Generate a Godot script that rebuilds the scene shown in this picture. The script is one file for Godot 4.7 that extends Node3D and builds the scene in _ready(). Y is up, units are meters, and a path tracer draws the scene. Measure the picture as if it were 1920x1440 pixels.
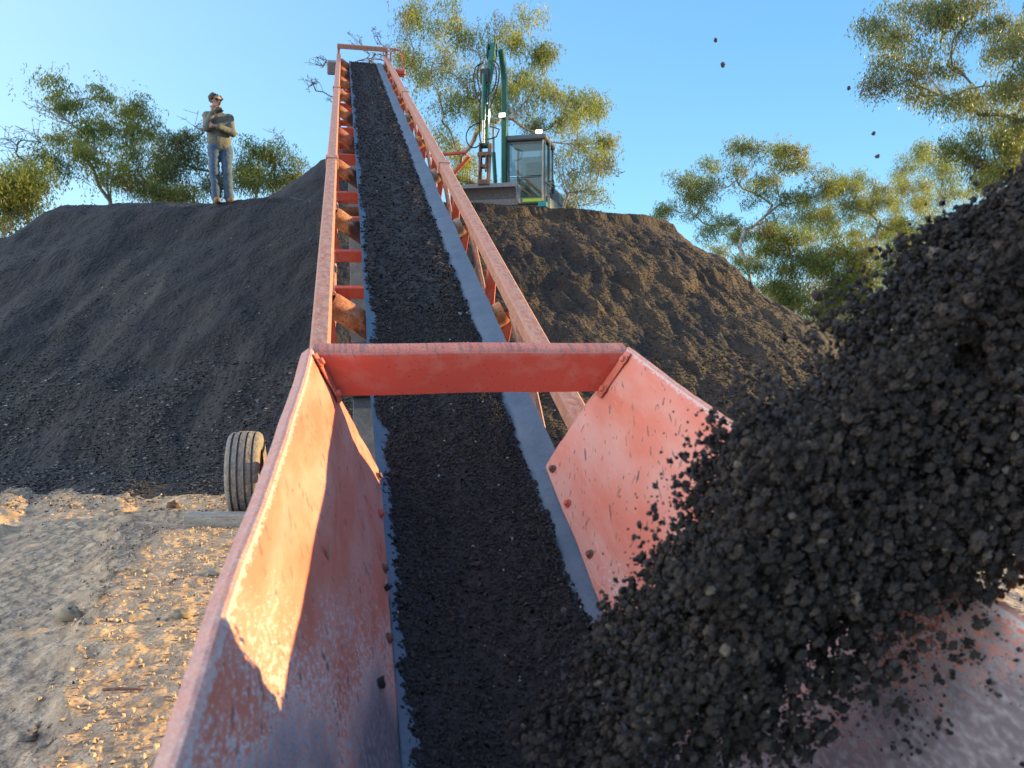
extends Node3D
# A soil-blending yard in late sun: stacking conveyor with feed hopper, heap, excavator, gum trees.

var used := {}
var M := {}
const SLOPE := 23.1
const YAW := 12.2
var CF: Transform3D            # conveyor frame: x across the belt, y off the belt, z down the belt
var SUN := Vector3.ZERO

# ------------------------------------------------------------------ helpers
class Mesher:
	var v := PackedVector3Array()
	var n := PackedVector3Array()
	var uv := PackedVector2Array()
	var c := PackedColorArray()
	var ix := PackedInt32Array()
	var col := Color(1, 1, 1)

	func vert(p: Vector3, nn: Vector3, t := Vector2.ZERO) -> int:
		v.append(p); n.append(nn); uv.append(t); c.append(col)
		return v.size() - 1

	func tri(a: int, b: int, d: int) -> void:
		ix.append(a); ix.append(b); ix.append(d)

	# a flat face turned away from a point inside
	func face(pts: Array, inside: Vector3, uvs: Array = []) -> void:
		var nn: Vector3 = (pts[1] - pts[0]).cross(pts[2] - pts[0]).normalized()
		var mid := Vector3.ZERO
		for p in pts: mid += p
		mid /= pts.size()
		var flip: bool = nn.dot(mid - inside) < 0
		if flip: nn = -nn
		var b0 := v.size()
		for i in pts.size():
			vert(pts[i], nn, uvs[i] if uvs.size() > i else Vector2(pts[i].x + pts[i].z * .37, pts[i].y + pts[i].z * .7))
		for i in range(1, pts.size() - 1):
			if flip: tri(b0, b0 + i, b0 + i + 1)
			else: tri(b0, b0 + i + 1, b0 + i)

	# box with chamfered edges
	func box(mid: Vector3, size: Vector3, b := Basis.IDENTITY, bev := 0.006) -> void:
		var h := size * .5
		bev = min(bev, min(h.x, min(h.y, h.z)) * .49)
		var P := {}
		for sx in [-1, 1]:
			for sy in [-1, 1]:
				for sz in [-1, 1]:
					for k in 3:
						var q := Vector3(h.x * sx, h.y * sy, h.z * sz)
						if k != 0: q.x -= bev * sx
						if k != 1: q.y -= bev * sy
						if k != 2: q.z -= bev * sz
						P[[sx, sy, sz, k]] = mid + b * q
		for s in [-1, 1]:
			face([P[[s, -1, -1, 0]], P[[s, 1, -1, 0]], P[[s, 1, 1, 0]], P[[s, -1, 1, 0]]], mid)
			face([P[[-1, s, -1, 1]], P[[1, s, -1, 1]], P[[1, s, 1, 1]], P[[-1, s, 1, 1]]], mid)
			face([P[[-1, -1, s, 2]], P[[1, -1, s, 2]], P[[1, 1, s, 2]], P[[-1, 1, s, 2]]], mid)
			for t in [-1, 1]:
				face([P[[s, t, -1, 0]], P[[s, t, 1, 0]], P[[s, t, 1, 1]], P[[s, t, -1, 1]]], mid)
				face([P[[s, -1, t, 0]], P[[s, 1, t, 0]], P[[s, 1, t, 2]], P[[s, -1, t, 2]]], mid)
				face([P[[-1, s, t, 1]], P[[1, s, t, 1]], P[[1, s, t, 2]], P[[-1, s, t, 2]]], mid)
				for w in [-1, 1]:
					face([P[[s, t, w, 0]], P[[s, t, w, 1]], P[[s, t, w, 2]]], mid)

	# a square bar from a to b, its 'up' side towards up
	func bar(a: Vector3, b: Vector3, w: float, h: float, up := Vector3.UP, bev := 0.006) -> void:
		var d := (b - a).normalized()
		var x := d.cross(up).normalized()
		var y := x.cross(d).normalized()
		box((a + b) * .5, Vector3(w, h, a.distance_to(b)), Basis(x, y, -d), bev)

	# round bar through points, radii per point
	func tube(pts: Array, rad: Array, sides := 8, caps := true, vscale := 1.0) -> void:
		var cnt := pts.size()
		var ref := Vector3.UP
		var d0: Vector3 = (pts[1] - pts[0]).normalized()
		if abs(d0.dot(ref)) > .9: ref = Vector3.RIGHT
		var run := 0.0
		var first := v.size()
		for i in cnt:
			var d: Vector3 = (pts[min(i + 1, cnt - 1)] - pts[max(i - 1, 0)]).normalized()
			var x := d.cross(ref).normalized()
			var y := x.cross(d).normalized()
			ref = y
			if i > 0: run += (pts[i] - pts[i - 1]).length()
			for k in sides + 1:
				var a := TAU * k / sides
				var o := x * cos(a) + y * sin(a)
				vert(pts[i] + o * rad[i], o, Vector2(float(k) / sides, run * vscale))
		for i in cnt - 1:
			for k in sides:
				var p := first + i * (sides + 1) + k
				var q := p + sides + 1
				tri(p, p + 1, q); tri(p + 1, q + 1, q)
		if caps:
			for e in [0, cnt - 1]:
				var d: Vector3 = (pts[0] - pts[1]).normalized() if e == 0 else (pts[cnt - 1] - pts[cnt - 2]).normalized()
				var m := vert(pts[e], d)
				var b0 := v.size()
				for k in sides + 1:
					vert(v[first + e * (sides + 1) + k], d)
				for k in sides:
					if e == 0: tri(m, b0 + k + 1, b0 + k)
					else: tri(m, b0 + k, b0 + k + 1)

	# lathe round an axis: prof = array of Vector2(along, radius)
	func lathe(o: Vector3, axis: Vector3, prof: Array, sides := 24, smooth := true, cols: Array = []) -> void:
		var ref := Vector3.UP if abs(axis.y) < .9 else Vector3.RIGHT
		var x := axis.cross(ref).normalized()
		var y := x.cross(axis).normalized()
		var nprof := prof.size()
		for i in nprof - 1:
			var a: Vector2 = prof[i]
			var b: Vector2 = prof[i + 1]
			var t := (b - a).normalized()
			var na := Vector2(-t.y, t.x)
			var nb := na
			if smooth:
				if i > 0:
					var t0: Vector2 = (a - prof[i - 1]).normalized()
					if t0.dot(t) > .5: na = (na + Vector2(-t0.y, t0.x)).normalized()
				if i < nprof - 2:
					var t1: Vector2 = (prof[i + 2] - b).normalized()
					if t1.dot(t) > .5: nb = (nb + Vector2(-t1.y, t1.x)).normalized()
			var b0 := v.size()
			for k in sides + 1:
				var an := TAU * k / sides
				var r := x * cos(an) + y * sin(an)
				if cols.size() > i: col = cols[i]
				vert(o + axis * a.x + r * a.y, (axis * na.x + r * na.y).normalized(), Vector2(float(k) / sides, a.x))
				if cols.size() > i + 1: col = cols[i + 1]
				vert(o + axis * b.x + r * b.y, (axis * nb.x + r * nb.y).normalized(), Vector2(float(k) / sides, b.x))
			for k in sides:
				var p := b0 + k * 2
				tri(p, p + 2, p + 1); tri(p + 1, p + 2, p + 3)

	# grid of points rows x cols with smooth normals
	func grid(P: PackedVector3Array, rows: int, cols: int, uvs := PackedVector2Array(), cs := PackedColorArray(), flip := false) -> void:
		var b0 := v.size()
		for r in rows:
			for k in cols:
				var i := r * cols + k
				var dx := P[r * cols + min(k + 1, cols - 1)] - P[r * cols + max(k - 1, 0)]
				var dz := P[min(r + 1, rows - 1) * cols + k] - P[max(r - 1, 0) * cols + k]
				var nn := dz.cross(dx).normalized()
				if flip: nn = -nn
				v.append(P[i]); n.append(nn)
				uv.append(uvs[i] if uvs.size() > 0 else Vector2(P[i].x, P[i].z))
				c.append(cs[i] if cs.size() > 0 else col)
		for r in rows - 1:
			for k in cols - 1:
				var p := b0 + r * cols + k
				var q := p + cols
				if flip:
					tri(p, q, p + 1); tri(p + 1, q, q + 1)
				else:
					tri(p, p + 1, q); tri(p + 1, q + 1, q)

	func mesh() -> ArrayMesh:
		var a := []
		a.resize(Mesh.ARRAY_MAX)
		a[Mesh.ARRAY_VERTEX] = v; a[Mesh.ARRAY_NORMAL] = n; a[Mesh.ARRAY_TEX_UV] = uv
		a[Mesh.ARRAY_COLOR] = c; a[Mesh.ARRAY_INDEX] = ix
		var m := ArrayMesh.new()
		m.add_surface_from_arrays(Mesh.PRIMITIVE_TRIANGLES, a)
		return m

func numbered(called: String, parent: Node = self) -> String:
	var key := str(parent.get_instance_id()) + called
	var k: int = used.get(key, 0)
	used[key] = k + 1
	return called if k == 0 else "%s_%03d" % [called, k]

func tag(o: Node, label := "", category := "", group := "", kind := "") -> Node:
	if label: o.set_meta("label", label)
	if category: o.set_meta("category", category)
	if group: o.set_meta("group", group)
	if kind: o.set_meta("kind", kind)
	return o

func thing(called: String, label: String, category: String, at := Vector3.ZERO, turn := 0.0, group := "") -> Node3D:
	var o := Node3D.new()
	o.name = numbered(called)
	add_child(o, true)
	o.position = at; o.rotation.y = turn
	tag(o, label, category, group)
	return o

func put(called: String, mesh: Mesh, mat: Material, parent: Node = self, at := Vector3.ZERO) -> MeshInstance3D:
	var o := MeshInstance3D.new()
	o.name = numbered(called, parent)
	o.mesh = mesh
	o.material_override = mat
	o.position = at
	parent.add_child(o, true)
	return o

func scatter(called: String, mesh: Mesh, mat: Material, xf: Array, cols: Array, parent: Node = self) -> MultiMeshInstance3D:
	var mm := MultiMesh.new()
	mm.transform_format = MultiMesh.TRANSFORM_3D
	mm.use_colors = cols.size() > 0
	mm.mesh = mesh
	mm.instance_count = xf.size()
	for i in xf.size():
		mm.set_instance_transform(i, xf[i])
		if cols.size() > 0: mm.set_instance_color(i, cols[i])
	var o := MultiMeshInstance3D.new()
	o.name = numbered(called, parent)
	o.multimesh = mm
	o.material_override = mat
	o.set_meta("kind", "stuff")
	parent.add_child(o, true)
	return o

func noise(sd: int, freq: float, oct := 3, kind := FastNoiseLite.TYPE_SIMPLEX_SMOOTH) -> FastNoiseLite:
	var f := FastNoiseLite.new()
	f.seed = sd; f.frequency = freq; f.noise_type = kind
	f.fractal_octaves = oct
	f.fractal_type = FastNoiseLite.FRACTAL_FBM if oct > 1 else FastNoiseLite.FRACTAL_NONE
	return f

func rgb(r: float, g: float, b: float) -> Color:      # linear base colour -> the sRGB colour a material takes
	return Color(r, g, b).linear_to_srgb()

# tiling picture made of two noises between two colours, with specks of a third
func mottled(size: int, sd: int, a: Color, b: Color, speck: Color, amount: float, f1 := .012, f2 := .11) -> ImageTexture:
	var n1 := noise(sd, f1, 4).get_seamless_image(size, size).get_data()
	var n2 := noise(sd + 1, f2, 2).get_seamless_image(size, size).get_data()
	var n3 := noise(sd + 2, f2 * 1.7, 2).get_seamless_image(size, size).get_data()
	var out := PackedByteArray()
	out.resize(size * size * 3)
	for i in size * size:
		var t: float = clamp((n1[i] / 255.0 - .5) * 1.5 + (n2[i] / 255.0 - .5) * .7 + .5, 0, 1)
		var k := a.lerp(b, t)
		var s: float = clamp((n3[i] / 255.0 - (1.0 - amount)) * 9.0, 0, 1)
		k = k.lerp(speck, s)
		out[i * 3] = int(k.r * 255); out[i * 3 + 1] = int(k.g * 255); out[i * 3 + 2] = int(k.b * 255)
	var im := Image.create_from_data(size, size, false, Image.FORMAT_RGB8, out)
	im.generate_mipmaps()
	return ImageTexture.create_from_image(im)

func bump(size: int, sd: int, f: float, oct := 4) -> ImageTexture:
	var im := noise(sd, f, oct).get_seamless_image(size, size)
	im.convert(Image.FORMAT_RGB8)
	im.bump_map_to_normal_map(6.0)
	return ImageTexture.create_from_image(im)

func mat(col: Color, rough := .8, metal := 0.0) -> StandardMaterial3D:
	var m := StandardMaterial3D.new()
	m.albedo_color = col; m.roughness = rough; m.metallic = metal
	return m

func tri_mat(tex: Texture2D, scale: float, rough := .8, nrm: Texture2D = null, nscale := 1.0) -> StandardMaterial3D:
	var m := mat(Color.WHITE, rough)
	m.albedo_texture = tex
	m.uv1_triplanar = true
	m.uv1_scale = Vector3.ONE * scale
	if nrm:
		m.normal_enabled = true; m.normal_texture = nrm; m.normal_scale = nscale
	return m

func lump(sd: int, rings: int, segs: int, rough: float) -> ArrayMesh:      # an uneven clod of unit radius
	var g := Mesher.new()
	var f := noise(sd, .9, 2)
	var P := PackedVector3Array()
	var r := RandomNumberGenerator.new()
	r.seed = sd
	var sq := Vector3(r.randf_range(.8, 1.2), r.randf_range(.6, .95), r.randf_range(.8, 1.2))
	for i in rings + 1:
		for k in segs + 1:
			var th := PI * i / rings
			var ph := TAU * (k % segs) / segs
			var d := Vector3(sin(th) * cos(ph), cos(th), sin(th) * sin(ph))
			P.append(d * sq * (1.0 + rough * f.get_noise_3dv(d * 1.6)))
	g.grid(P, rings + 1, segs + 1, PackedVector2Array(), PackedColorArray(), true)
	return g.mesh()

func chunk(sd: int, rings: int, segs: int, rough: float, sq := Vector3(1, .75, .9)) -> ArrayMesh:   # broken, flat-faced piece of unit radius
	var g := Mesher.new()
	var r := RandomNumberGenerator.new()
	r.seed = sd
	var P := []
	for i in rings + 1:
		var row := []
		var pole := (1.0 + rough * r.randf_range(-.5, .5))
		for k in segs:
			var th := PI * (i + (r.randf_range(-.3, .3) if i > 0 and i < rings else 0.0)) / rings
			var ph := TAU * (k + r.randf_range(-.3, .3)) / segs
			var rad := pole if i == 0 or i == rings else 1.0 + rough * r.randf_range(-.5, .5)
			row.append(Vector3(sin(th) * cos(ph), cos(th), sin(th) * sin(ph)) * sq * rad)
		P.append(row)
	for i in rings:
		for k in segs:
			var a: Vector3 = P[i][k]
			var b: Vector3 = P[i][(k + 1) % segs]
			var c: Vector3 = P[i + 1][(k + 1) % segs]
			var d: Vector3 = P[i + 1][k]
			if i > 0: g.face([a, b, c], Vector3.ZERO)
			if i < rings - 1: g.face([a, c, d], Vector3.ZERO)
			if i == 0: g.face([P[0][0], c, d], Vector3.ZERO)
			if i == rings - 1: g.face([a, b, P[rings][0]], Vector3.ZERO)
	return g.mesh()

func ruf(r: RandomNumberGenerator, s: float) -> Basis:
	return Basis.from_euler(Vector3(r.randf() * TAU, r.randf() * TAU, r.randf() * TAU)).scaled(Vector3.ONE * s)

# ------------------------------------------------------------------ build
func _ready() -> void:
	var cam := Camera3D.new()
	cam.name = "camera"
	cam.position = Vector3(0, 1.7, 0)
	cam.rotation.x = -atan(120.0 / 1400.0)
	cam.fov = rad_to_deg(2.0 * atan(720.0 / 1400.0))
	var lens := CameraAttributesPhysical.new()
	lens.frustum_focal_length = 12.0 / tan(atan(720.0 / 1400.0))
	lens.frustum_focus_distance = 5.0
	lens.exposure_aperture = 4.5
	cam.attributes = lens
	cam.near = .05
	cam.far = 900
	add_child(cam)
	var az := deg_to_rad(72.0)
	var el := deg_to_rad(10.3)
	SUN = Vector3(sin(az) * cos(el), sin(el), -cos(az) * cos(el))
	var env := Environment.new()
	env.background_mode = Environment.BG_SKY
	env.sky = Sky.new()
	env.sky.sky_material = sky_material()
	env.background_energy_multiplier = 1.0
	env.tonemap_mode = Environment.TONE_MAPPER_LINEAR
	env.tonemap_exposure = 2.25
	env.sdfgi_enabled = true
	env.ssao_enabled = true
	env.ssil_enabled = true
	var we := WorldEnvironment.new()
	we.name = "world_environment"
	we.environment = env
	add_child(we)
	var sun := DirectionalLight3D.new()
	sun.name = "sun"
	sun.light_color = Color(1.0, .87, .60)
	sun.light_energy = 1.6
	sun.light_angular_distance = .5
	sun.shadow_enabled = true
	add_child(sun)
	sun.look_at_from_position(SUN * 50, Vector3.ZERO)
	CF = Transform3D(Basis(Vector3.UP, deg_to_rad(YAW)) * Basis(Vector3.RIGHT, deg_to_rad(SLOPE)), Vector3(.365, .04, 0))
	make_materials()
	build_ground()
	build_heap()
	build_conveyor()
	build_belt_soil()
	build_falling_soil()
	build_excavator()
	build_person()
	build_trees()
	build_small_things()

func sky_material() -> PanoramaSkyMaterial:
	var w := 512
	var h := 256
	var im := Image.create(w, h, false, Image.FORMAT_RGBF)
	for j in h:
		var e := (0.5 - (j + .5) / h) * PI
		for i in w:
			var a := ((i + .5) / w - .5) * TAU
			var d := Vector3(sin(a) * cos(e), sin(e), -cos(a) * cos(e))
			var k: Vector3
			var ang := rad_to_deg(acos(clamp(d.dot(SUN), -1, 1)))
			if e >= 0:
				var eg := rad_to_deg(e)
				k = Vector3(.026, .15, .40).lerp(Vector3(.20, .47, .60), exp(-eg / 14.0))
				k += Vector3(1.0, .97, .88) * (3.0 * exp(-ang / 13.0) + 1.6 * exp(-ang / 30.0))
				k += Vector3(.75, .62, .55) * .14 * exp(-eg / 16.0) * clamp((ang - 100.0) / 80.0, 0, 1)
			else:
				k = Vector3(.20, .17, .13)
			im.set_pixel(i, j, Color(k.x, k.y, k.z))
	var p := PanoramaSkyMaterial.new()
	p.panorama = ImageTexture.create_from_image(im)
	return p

func make_materials() -> void:
	var grit := bump(256, 5, .06)
	M.soil = tri_mat(mottled(512, 11, Color(.80, .78, .78), Color(1, 1, 1), Color(.62, .6, .6), .38, .02, .2), .9, .95, grit, 1.0)
	M.soil.vertex_color_use_as_albedo = true
	M.ground = tri_mat(mottled(512, 21, Color(.78, .75, .72), Color(1, 1, 1), Color(.62, .58, .55), .36, .02, .16), .55, .95, grit, .8)
	M.ground.vertex_color_use_as_albedo = true
	M.clod = mat(Color.WHITE, .95)
	M.clod.vertex_color_use_as_albedo = true
	M.stone = tri_mat(mottled(128, 31, Color(.75, .75, .75), Color(1, 1, 1), Color(.6, .58, .55), .35, .03, .15), 6.0, .9)
	M.stone.vertex_color_use_as_albedo = true
	var fine := bump(256, 9, .05, 3)
	M.paint = tri_mat(mottled(512, 41, rgb(.50, .10, .055), rgb(.60, .19, .12), rgb(.30, .13, .09), .30, .012, .09), .9, .55, fine, .15)
	M.rail = tri_mat(mottled(512, 43, rgb(.44, .17, .10), rgb(.46, .26, .185), rgb(.22, .12, .085), .33, .02, .08), 1.3, .65, fine, .2)
	M.red = tri_mat(mottled(256, 44, rgb(.52, .075, .045), rgb(.56, .13, .085), rgb(.25, .09, .06), .28, .02, .08), 1.6, .5, fine, .15)
	M.rust = tri_mat(mottled(256, 45, rgb(.14, .07, .045), rgb(.24, .13, .09), rgb(.08, .045, .03), .35, .03, .1), 3.0, .85, fine, .5)
	M.rubber = tri_mat(mottled(512, 51, rgb(.075, .10, .13), rgb(.11, .135, .165), rgb(.06, .07, .08), .30, .01, .08), 1.1, .6, fine, .15)
	M.skirt = tri_mat(mottled(512, 53, rgb(.15, .16, .18), rgb(.24, .25, .27), rgb(.10, .10, .11), .32, .02, .1), 2.2, .55, fine, .25)
	M.dark = mat(rgb(.03, .03, .032), .7)
	M.steel = tri_mat(mottled(256, 55, rgb(.17, .15, .15), rgb(.28, .26, .25), rgb(.12, .09, .08), .33, .02, .1), 3.0, .5, fine, .3)
	M.roller = mat(Color.WHITE, .7)
	M.roller.vertex_color_use_as_albedo = true
	M.roller.albedo_texture = mottled(256, 57, Color(.75, .72, .70), Color(1, 1, 1), Color(.55, .5, .45), .33, .02, .08)
	M.flange = tri_mat(mottled(512, 63, rgb(.56, .17, .10), rgb(.54, .27, .20), rgb(.55, .47, .43), .40, .02, .11), 1.6, .6, fine, .4)
	M.red_plate = tri_mat(mottled(512, 65, rgb(.60, .085, .05), rgb(.62, .14, .09), rgb(.32, .08, .055), .22, .01, .07), .8, .5, fine, .12)
	M.cross = mat(Color.WHITE, .5)
	M.cross.albedo_texture = cross_picture()

# ------------------------------------------------------------------ ground and heap
var nz_a := noise(101, .35, 4)
var nz_b := noise(102, 2.6, 3)
var nz_c := noise(103, 9.0, 3)
var nz_d := noise(104, 30.0, 2)

func ground_y(x: float, z: float) -> float:
	var t: float = (z + 5.42) / 2.28                      # along the graded edge
	var edge: float = x - (-3.0 + .97 * t) + nz_b.get_noise_2d(x, z) * .16
	var rough: float = smoothstep(-.06, .16, edge) * smoothstep(-6.3, -5.75, z) * 0 + smoothstep(-.06, .16, edge) * (1.0 - smoothstep(5.75, 6.1, -z))
	rough = maxf(rough, smoothstep(6.3, 7.0, -z) * .7)
	var y := nz_a.get_noise_2d(x, z) * .035
	var lumps: float = nz_c.get_noise_2d(x, z)
	y += rough * (.05 + .022 * nz_b.get_noise_2d(x + 9, z) + .013 * maxf(lumps, -.2) + .004 * nz_d.get_noise_2d(x, z))
	y += (1.0 - rough) * (.003 * lumps + .001 * nz_d.get_noise_2d(x, z) + .02 * nz_b.get_noise_2d(x * .4 + 4, z * .4))
	# ridge left by a blade
	y += .05 * exp(-pow(edge / .10, 2)) * clamp(.6 + 1.3 * nz_b.get_noise_2d(x * 1.7, z * 1.7), 0, 1.2)
	# wheel ruts in the smooth lane
	for o in [-.85, -1.35]:
		y -= .035 * exp(-pow((edge - o) / .13, 2))
	y += .022 * exp(-pow((edge + 1.1) / .10, 2))
	return y

func build_ground() -> void:
	var g := Mesher.new()
	var R := 420.0
	g.col = Color(.52, .39, .27)
	g.face([Vector3(-R, -.06, -R), Vector3(R, -.06, -R), Vector3(R, -.06, R), Vector3(-R, -.06, R)], Vector3(0, -5, 0))
	tag(put("ground", g.mesh(), M.ground), "", "", "", "structure")
	var nx := 330
	var nz := 300
	var P := PackedVector3Array()
	var C := PackedColorArray()
	for j in nz:
		var z := lerpf(.8, -9.5, pow(float(j) / (nz - 1), .9))
		for i in nx:
			var x := lerpf(-9.0, 3.5, 1.0 - pow(1.0 - float(i) / (nx - 1), 1.0))
			var y := ground_y(x, z)
			var rim: float = minf(minf(x + 9.0, 3.5 - x), minf(.8 - z, z + 9.5))
			y = lerpf(-.10, y, smoothstep(0.0, .35, rim))
			P.append(Vector3(x, y, z))
			var t: float = clamp(.5 + nz_a.get_noise_2d(x * 2.0, z * 2.0) + .5 * nz_b.get_noise_2d(x, z), 0, 1)
			var k := Color(.52, .375, .25).lerp(Color(.64, .455, .275), t)
			k = k.lerp(Color(.13, .11, .095), .8 * smoothstep(6.7, 7.6, -z + .5 * nz_b.get_noise_2d(x, z)))
			C.append(k)
	var m := Mesher.new()
	m.grid(P, nz, nx, PackedVector2Array(), C)
	tag(put("dirt_yard", m.mesh(), M.ground), "", "", "", "structure")
	# loose crumbs and grit: nobody could count them
	var r := RandomNumberGenerator.new()
	r.seed = 77
	var xf := []
	var cs := []
	while xf.size() < 30000:
		var z := -lerpf(2.0, 7.4, pow(r.randf(), .8))
		var x := r.randf_range(-6.5, .2)
		var t: float = (z + 5.42) / 2.28
		var edge: float = x - (-3.0 + .97 * t)
		var want := .07
		if edge > -.05 and z > -5.9: want = 1.0
		if z < -6.5: want = .7
		if nz_b.get_noise_2d(x * .8, z * .8) < -.05 + .2 * r.randf(): want *= .35
		if r.randf() > want: continue
		var s := .0018 + .013 * pow(r.randf(), 8.0)
		xf.append(Transform3D(ruf(r, s), Vector3(x, ground_y(x, z) + s * .35, z)))
		var k := Color(.44, .32, .205).lerp(Color(.60, .44, .28), r.randf())
		if z < -6.5 and r.randf() < .7: k = Color(.11, .09, .075)
		cs.append(k)
	var o := scatter("dirt_crumbs", chunk(3, 4, 5, .7), M.clod, xf, cs)
	tag(o, "loose tan dirt crumbs and grit strewn over the yard beside the hopper", "dirt")

var crest := [Vector2(-8.0, -13.4), Vector2(-5.0, -12.85), Vector2(-2.9, -12.35), Vector2(-1.2, -12.7), Vector2(1.6, -13.8), Vector2(2.9, -14.9), Vector2(3.4, -18), Vector2(2.5, -30), Vector2(-8.5, -30), Vector2(-9.2, -16)]
var nz_h := noise(201, .55, 3)
var nz_i := noise(202, 1.9, 4)
var nz_j := noise(203, 6.0, 3)
var nz_k := noise(204, 22.0, 2)

func plateau_distance(p: Vector2) -> float:
	var best := 1e9
	var inside := false
	var cnt := crest.size()
	var j := cnt - 1
	for i in cnt:
		var a: Vector2 = crest[i]
		var b: Vector2 = crest[j]
		var e := b - a
		var w := p - a
		var q := w - e * clampf(w.dot(e) / e.dot(e), 0, 1)
		best = minf(best, q.length_squared())
		if (a.y > p.y) != (b.y > p.y) and p.x < (b.x - a.x) * (p.y - a.y) / (b.y - a.y) + a.x: inside = not inside
		j = i
	best = sqrt(best)
	return -best if inside else best

func heap_y(x: float, z: float) -> float:
	var d := plateau_distance(Vector2(x, z))
	var right: float = smoothstep(-2.6, -1.4, x)
	var gx := x + .25 * z * (1.0 - right)
	d += nz_h.get_noise_2d(x, z) * .22
	var flow: float = nz_i.get_noise_2d(gx * 1.0, z * .35)       # tongues running down the face
	var top := 3.76 + .05 * nz_h.get_noise_2d(x * 2.0, z) - .03 * right
	var h := top - .745 * maxf(d, 0.0)
	if d > -0.5 and d < .5: h -= .05 * exp(-d * d * 14.0)
	# scarps and slumps on the right face
	if right > 0.0 and d > 0.0:
		var k := d + .35 * nz_h.get_noise_2d(x * 1.3 + 7, z * 1.3)
		h -= right * .12 * smoothstep(0.0, .12, k) * (1.0 - smoothstep(.3, 1.3, k))
		h -= right * .10 * smoothstep(1.75, 1.9, k + .2 * nz_i.get_noise_2d(x, z)) * (1.0 - smoothstep(1.9, 3.0, k))
		h += right * .15 * maxf(0.0, nz_i.get_noise_2d(x * .8 - .4 * z, z * .55)) * smoothstep(.2, .8, d)
		h += right * .035 * nz_j.get_noise_2d(x * .8, z * .5) * smoothstep(.1, .5, d)
		h += right * .014 * nz_k.get_noise_2d(x, z)
	h += (1.0 - right) * .020 * flow * smoothstep(.3, 1.5, d)
	h += .012 * nz_j.get_noise_2d(x, z) + .006 * nz_k.get_noise_2d(x, z)
	# the cone under the conveyor head
	var c := 5.55 - .76 * Vector2(x + 3.35, z + 16.3).length() + .06 * nz_i.get_noise_2d(x, z)
	var s := .12
	if c > h - .5: h = log(exp(c / s) + exp(h / s)) * s if abs(c - h) < .8 else maxf(c, h)
	# spread at the toe
	if h < .25: h = .25 - (.25 - h) * clampf(.55 + .45 * h / .25, .4, 1.0)
	return h

func build_heap() -> void:
	var xs := []
	var zs := []
	var x := -15.0
	while x < 10.0:
		xs.append(x)
		x += .042 if x > -9.2 and x < 6.5 else .2
	var z := -6.4
	while z > -34.0:
		zs.append(z)
		z -= .042 if z > -15.0 else .3
	var P := PackedVector3Array()
	var C := PackedColorArray()
	for zz in zs:
		for xx in xs:
			var y := heap_y(xx, zz)
			P.append(Vector3(xx, maxf(y, -.2), zz))
			var right: float = smoothstep(-2.6, -1.2, xx)
			var gx: float = xx + .25 * zz
			var st: float = nz_i.get_noise_2d(gx * .9 + 3, zz * .22)
			var k := Color(.031, .027, .026)
			k = k.lerp(Color(.068, .059, .051), clampf(st * 1.9 - .10, 0, 1) * (1.0 - smoothstep(2.2, 3.2, y)))
			k = k.lerp(Color(.070, .062, .055), .35 * (1.0 - smoothstep(.3, 1.4, y)))
			var br := Color(.044, .032, .024).lerp(Color(.120, .078, .045), clampf(.4 + nz_h.get_noise_2d(xx * 1.4, zz) + .4 * nz_i.get_noise_2d(xx, zz), 0, 1))
			k = k.lerp(br, right)
			C.append(k)
	var g := Mesher.new()
	g.grid(P, zs.size(), xs.size(), PackedVector2Array(), C)
	var o := thing("soil_heap", "huge flat topped heap of dark composted soil behind the conveyor", "heap", Vector3(-2.5, 0, -15))
	put("soil_body", g.mesh(), M.soil, o, Vector3(2.5, 0, 15))
	# chips and crumbs that rolled down the faces
	var r := RandomNumberGenerator.new()
	r.seed = 78
	var xf := []
	var cs := []
	while xf.size() < 90000:
		var px := r.randf_range(-9.5, 4.8)
		var pz := r.randf_range(-14.0, -6.6)
		var y := heap_y(px, pz)
		if y < .0: continue
		var left := px < -1.6
		var want: float = .10 + .9 * (1.0 - smoothstep(.4, 2.6, y + nz_h.get_noise_2d(px + .25 * pz, pz * .3) * 1.6)) if left else .45
		if left: want *= clampf(.55 + 1.4 * nz_i.get_noise_2d((px + .25 * pz) * .9 + 30, pz * .25), .12, 1.0)
		if r.randf() > want: continue
		var s := (.006 + .016 * pow(r.randf(), 2.5)) * (1.15 if y < 1.2 else .8)
		var b := Basis.from_euler(Vector3(r.randf() * TAU, r.randf() * TAU, r.randf() * TAU)).scaled(Vector3(s * 1.25, s * .55, s * .7))
		xf.append(Transform3D(b, Vector3(px + 2.5, y + s * .3, pz + 15)))
		var k := Color(.045, .04, .04).lerp(Color(.15, .135, .12), pow(r.randf(), 2.2))
		if not left: k = Color(.05, .035, .025).lerp(Color(.16, .10, .06), pow(r.randf(), 1.5))
		if r.randf() < .015: k = Color(.38, .35, .30)
		cs.append(k)
	scatter("bark_chips", chunk(4, 3, 5, .6), M.clod, xf, cs, o)

# ------------------------------------------------------------------ conveyor (local: x across, y off the belt, z down the belt)
const S0 := 1.05
const S1 := 17.25
var nz_e := noise(301, 1.3, 3)

func wing(side: float, k: float, s: float) -> Vector3:      # k 0 at the flat middle .. 1 at the edge
	var sag := -.014 * pow(sin(PI * (s - 4.25) / 1.58), 2) * k if s > 3.2 else 0.0
	var x: float
	var y: float
	if k < .62:
		x = .14 + .135 * k / .62
		y = -.045 + .092 * k / .62
	else:
		x = .275 + .078 * (k - .62) / .38
		y = .047 + .026 * (k - .62) / .38
	x += .006 * nz_e.get_noise_2d(s * 1.5, side * 9.0) * k
	if side < 0: x *= .80
	return Vector3(side * x, y + sag + .004 * nz_e.get_noise_2d(s * 2.0, side * 20.0) * k, -s)

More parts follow.
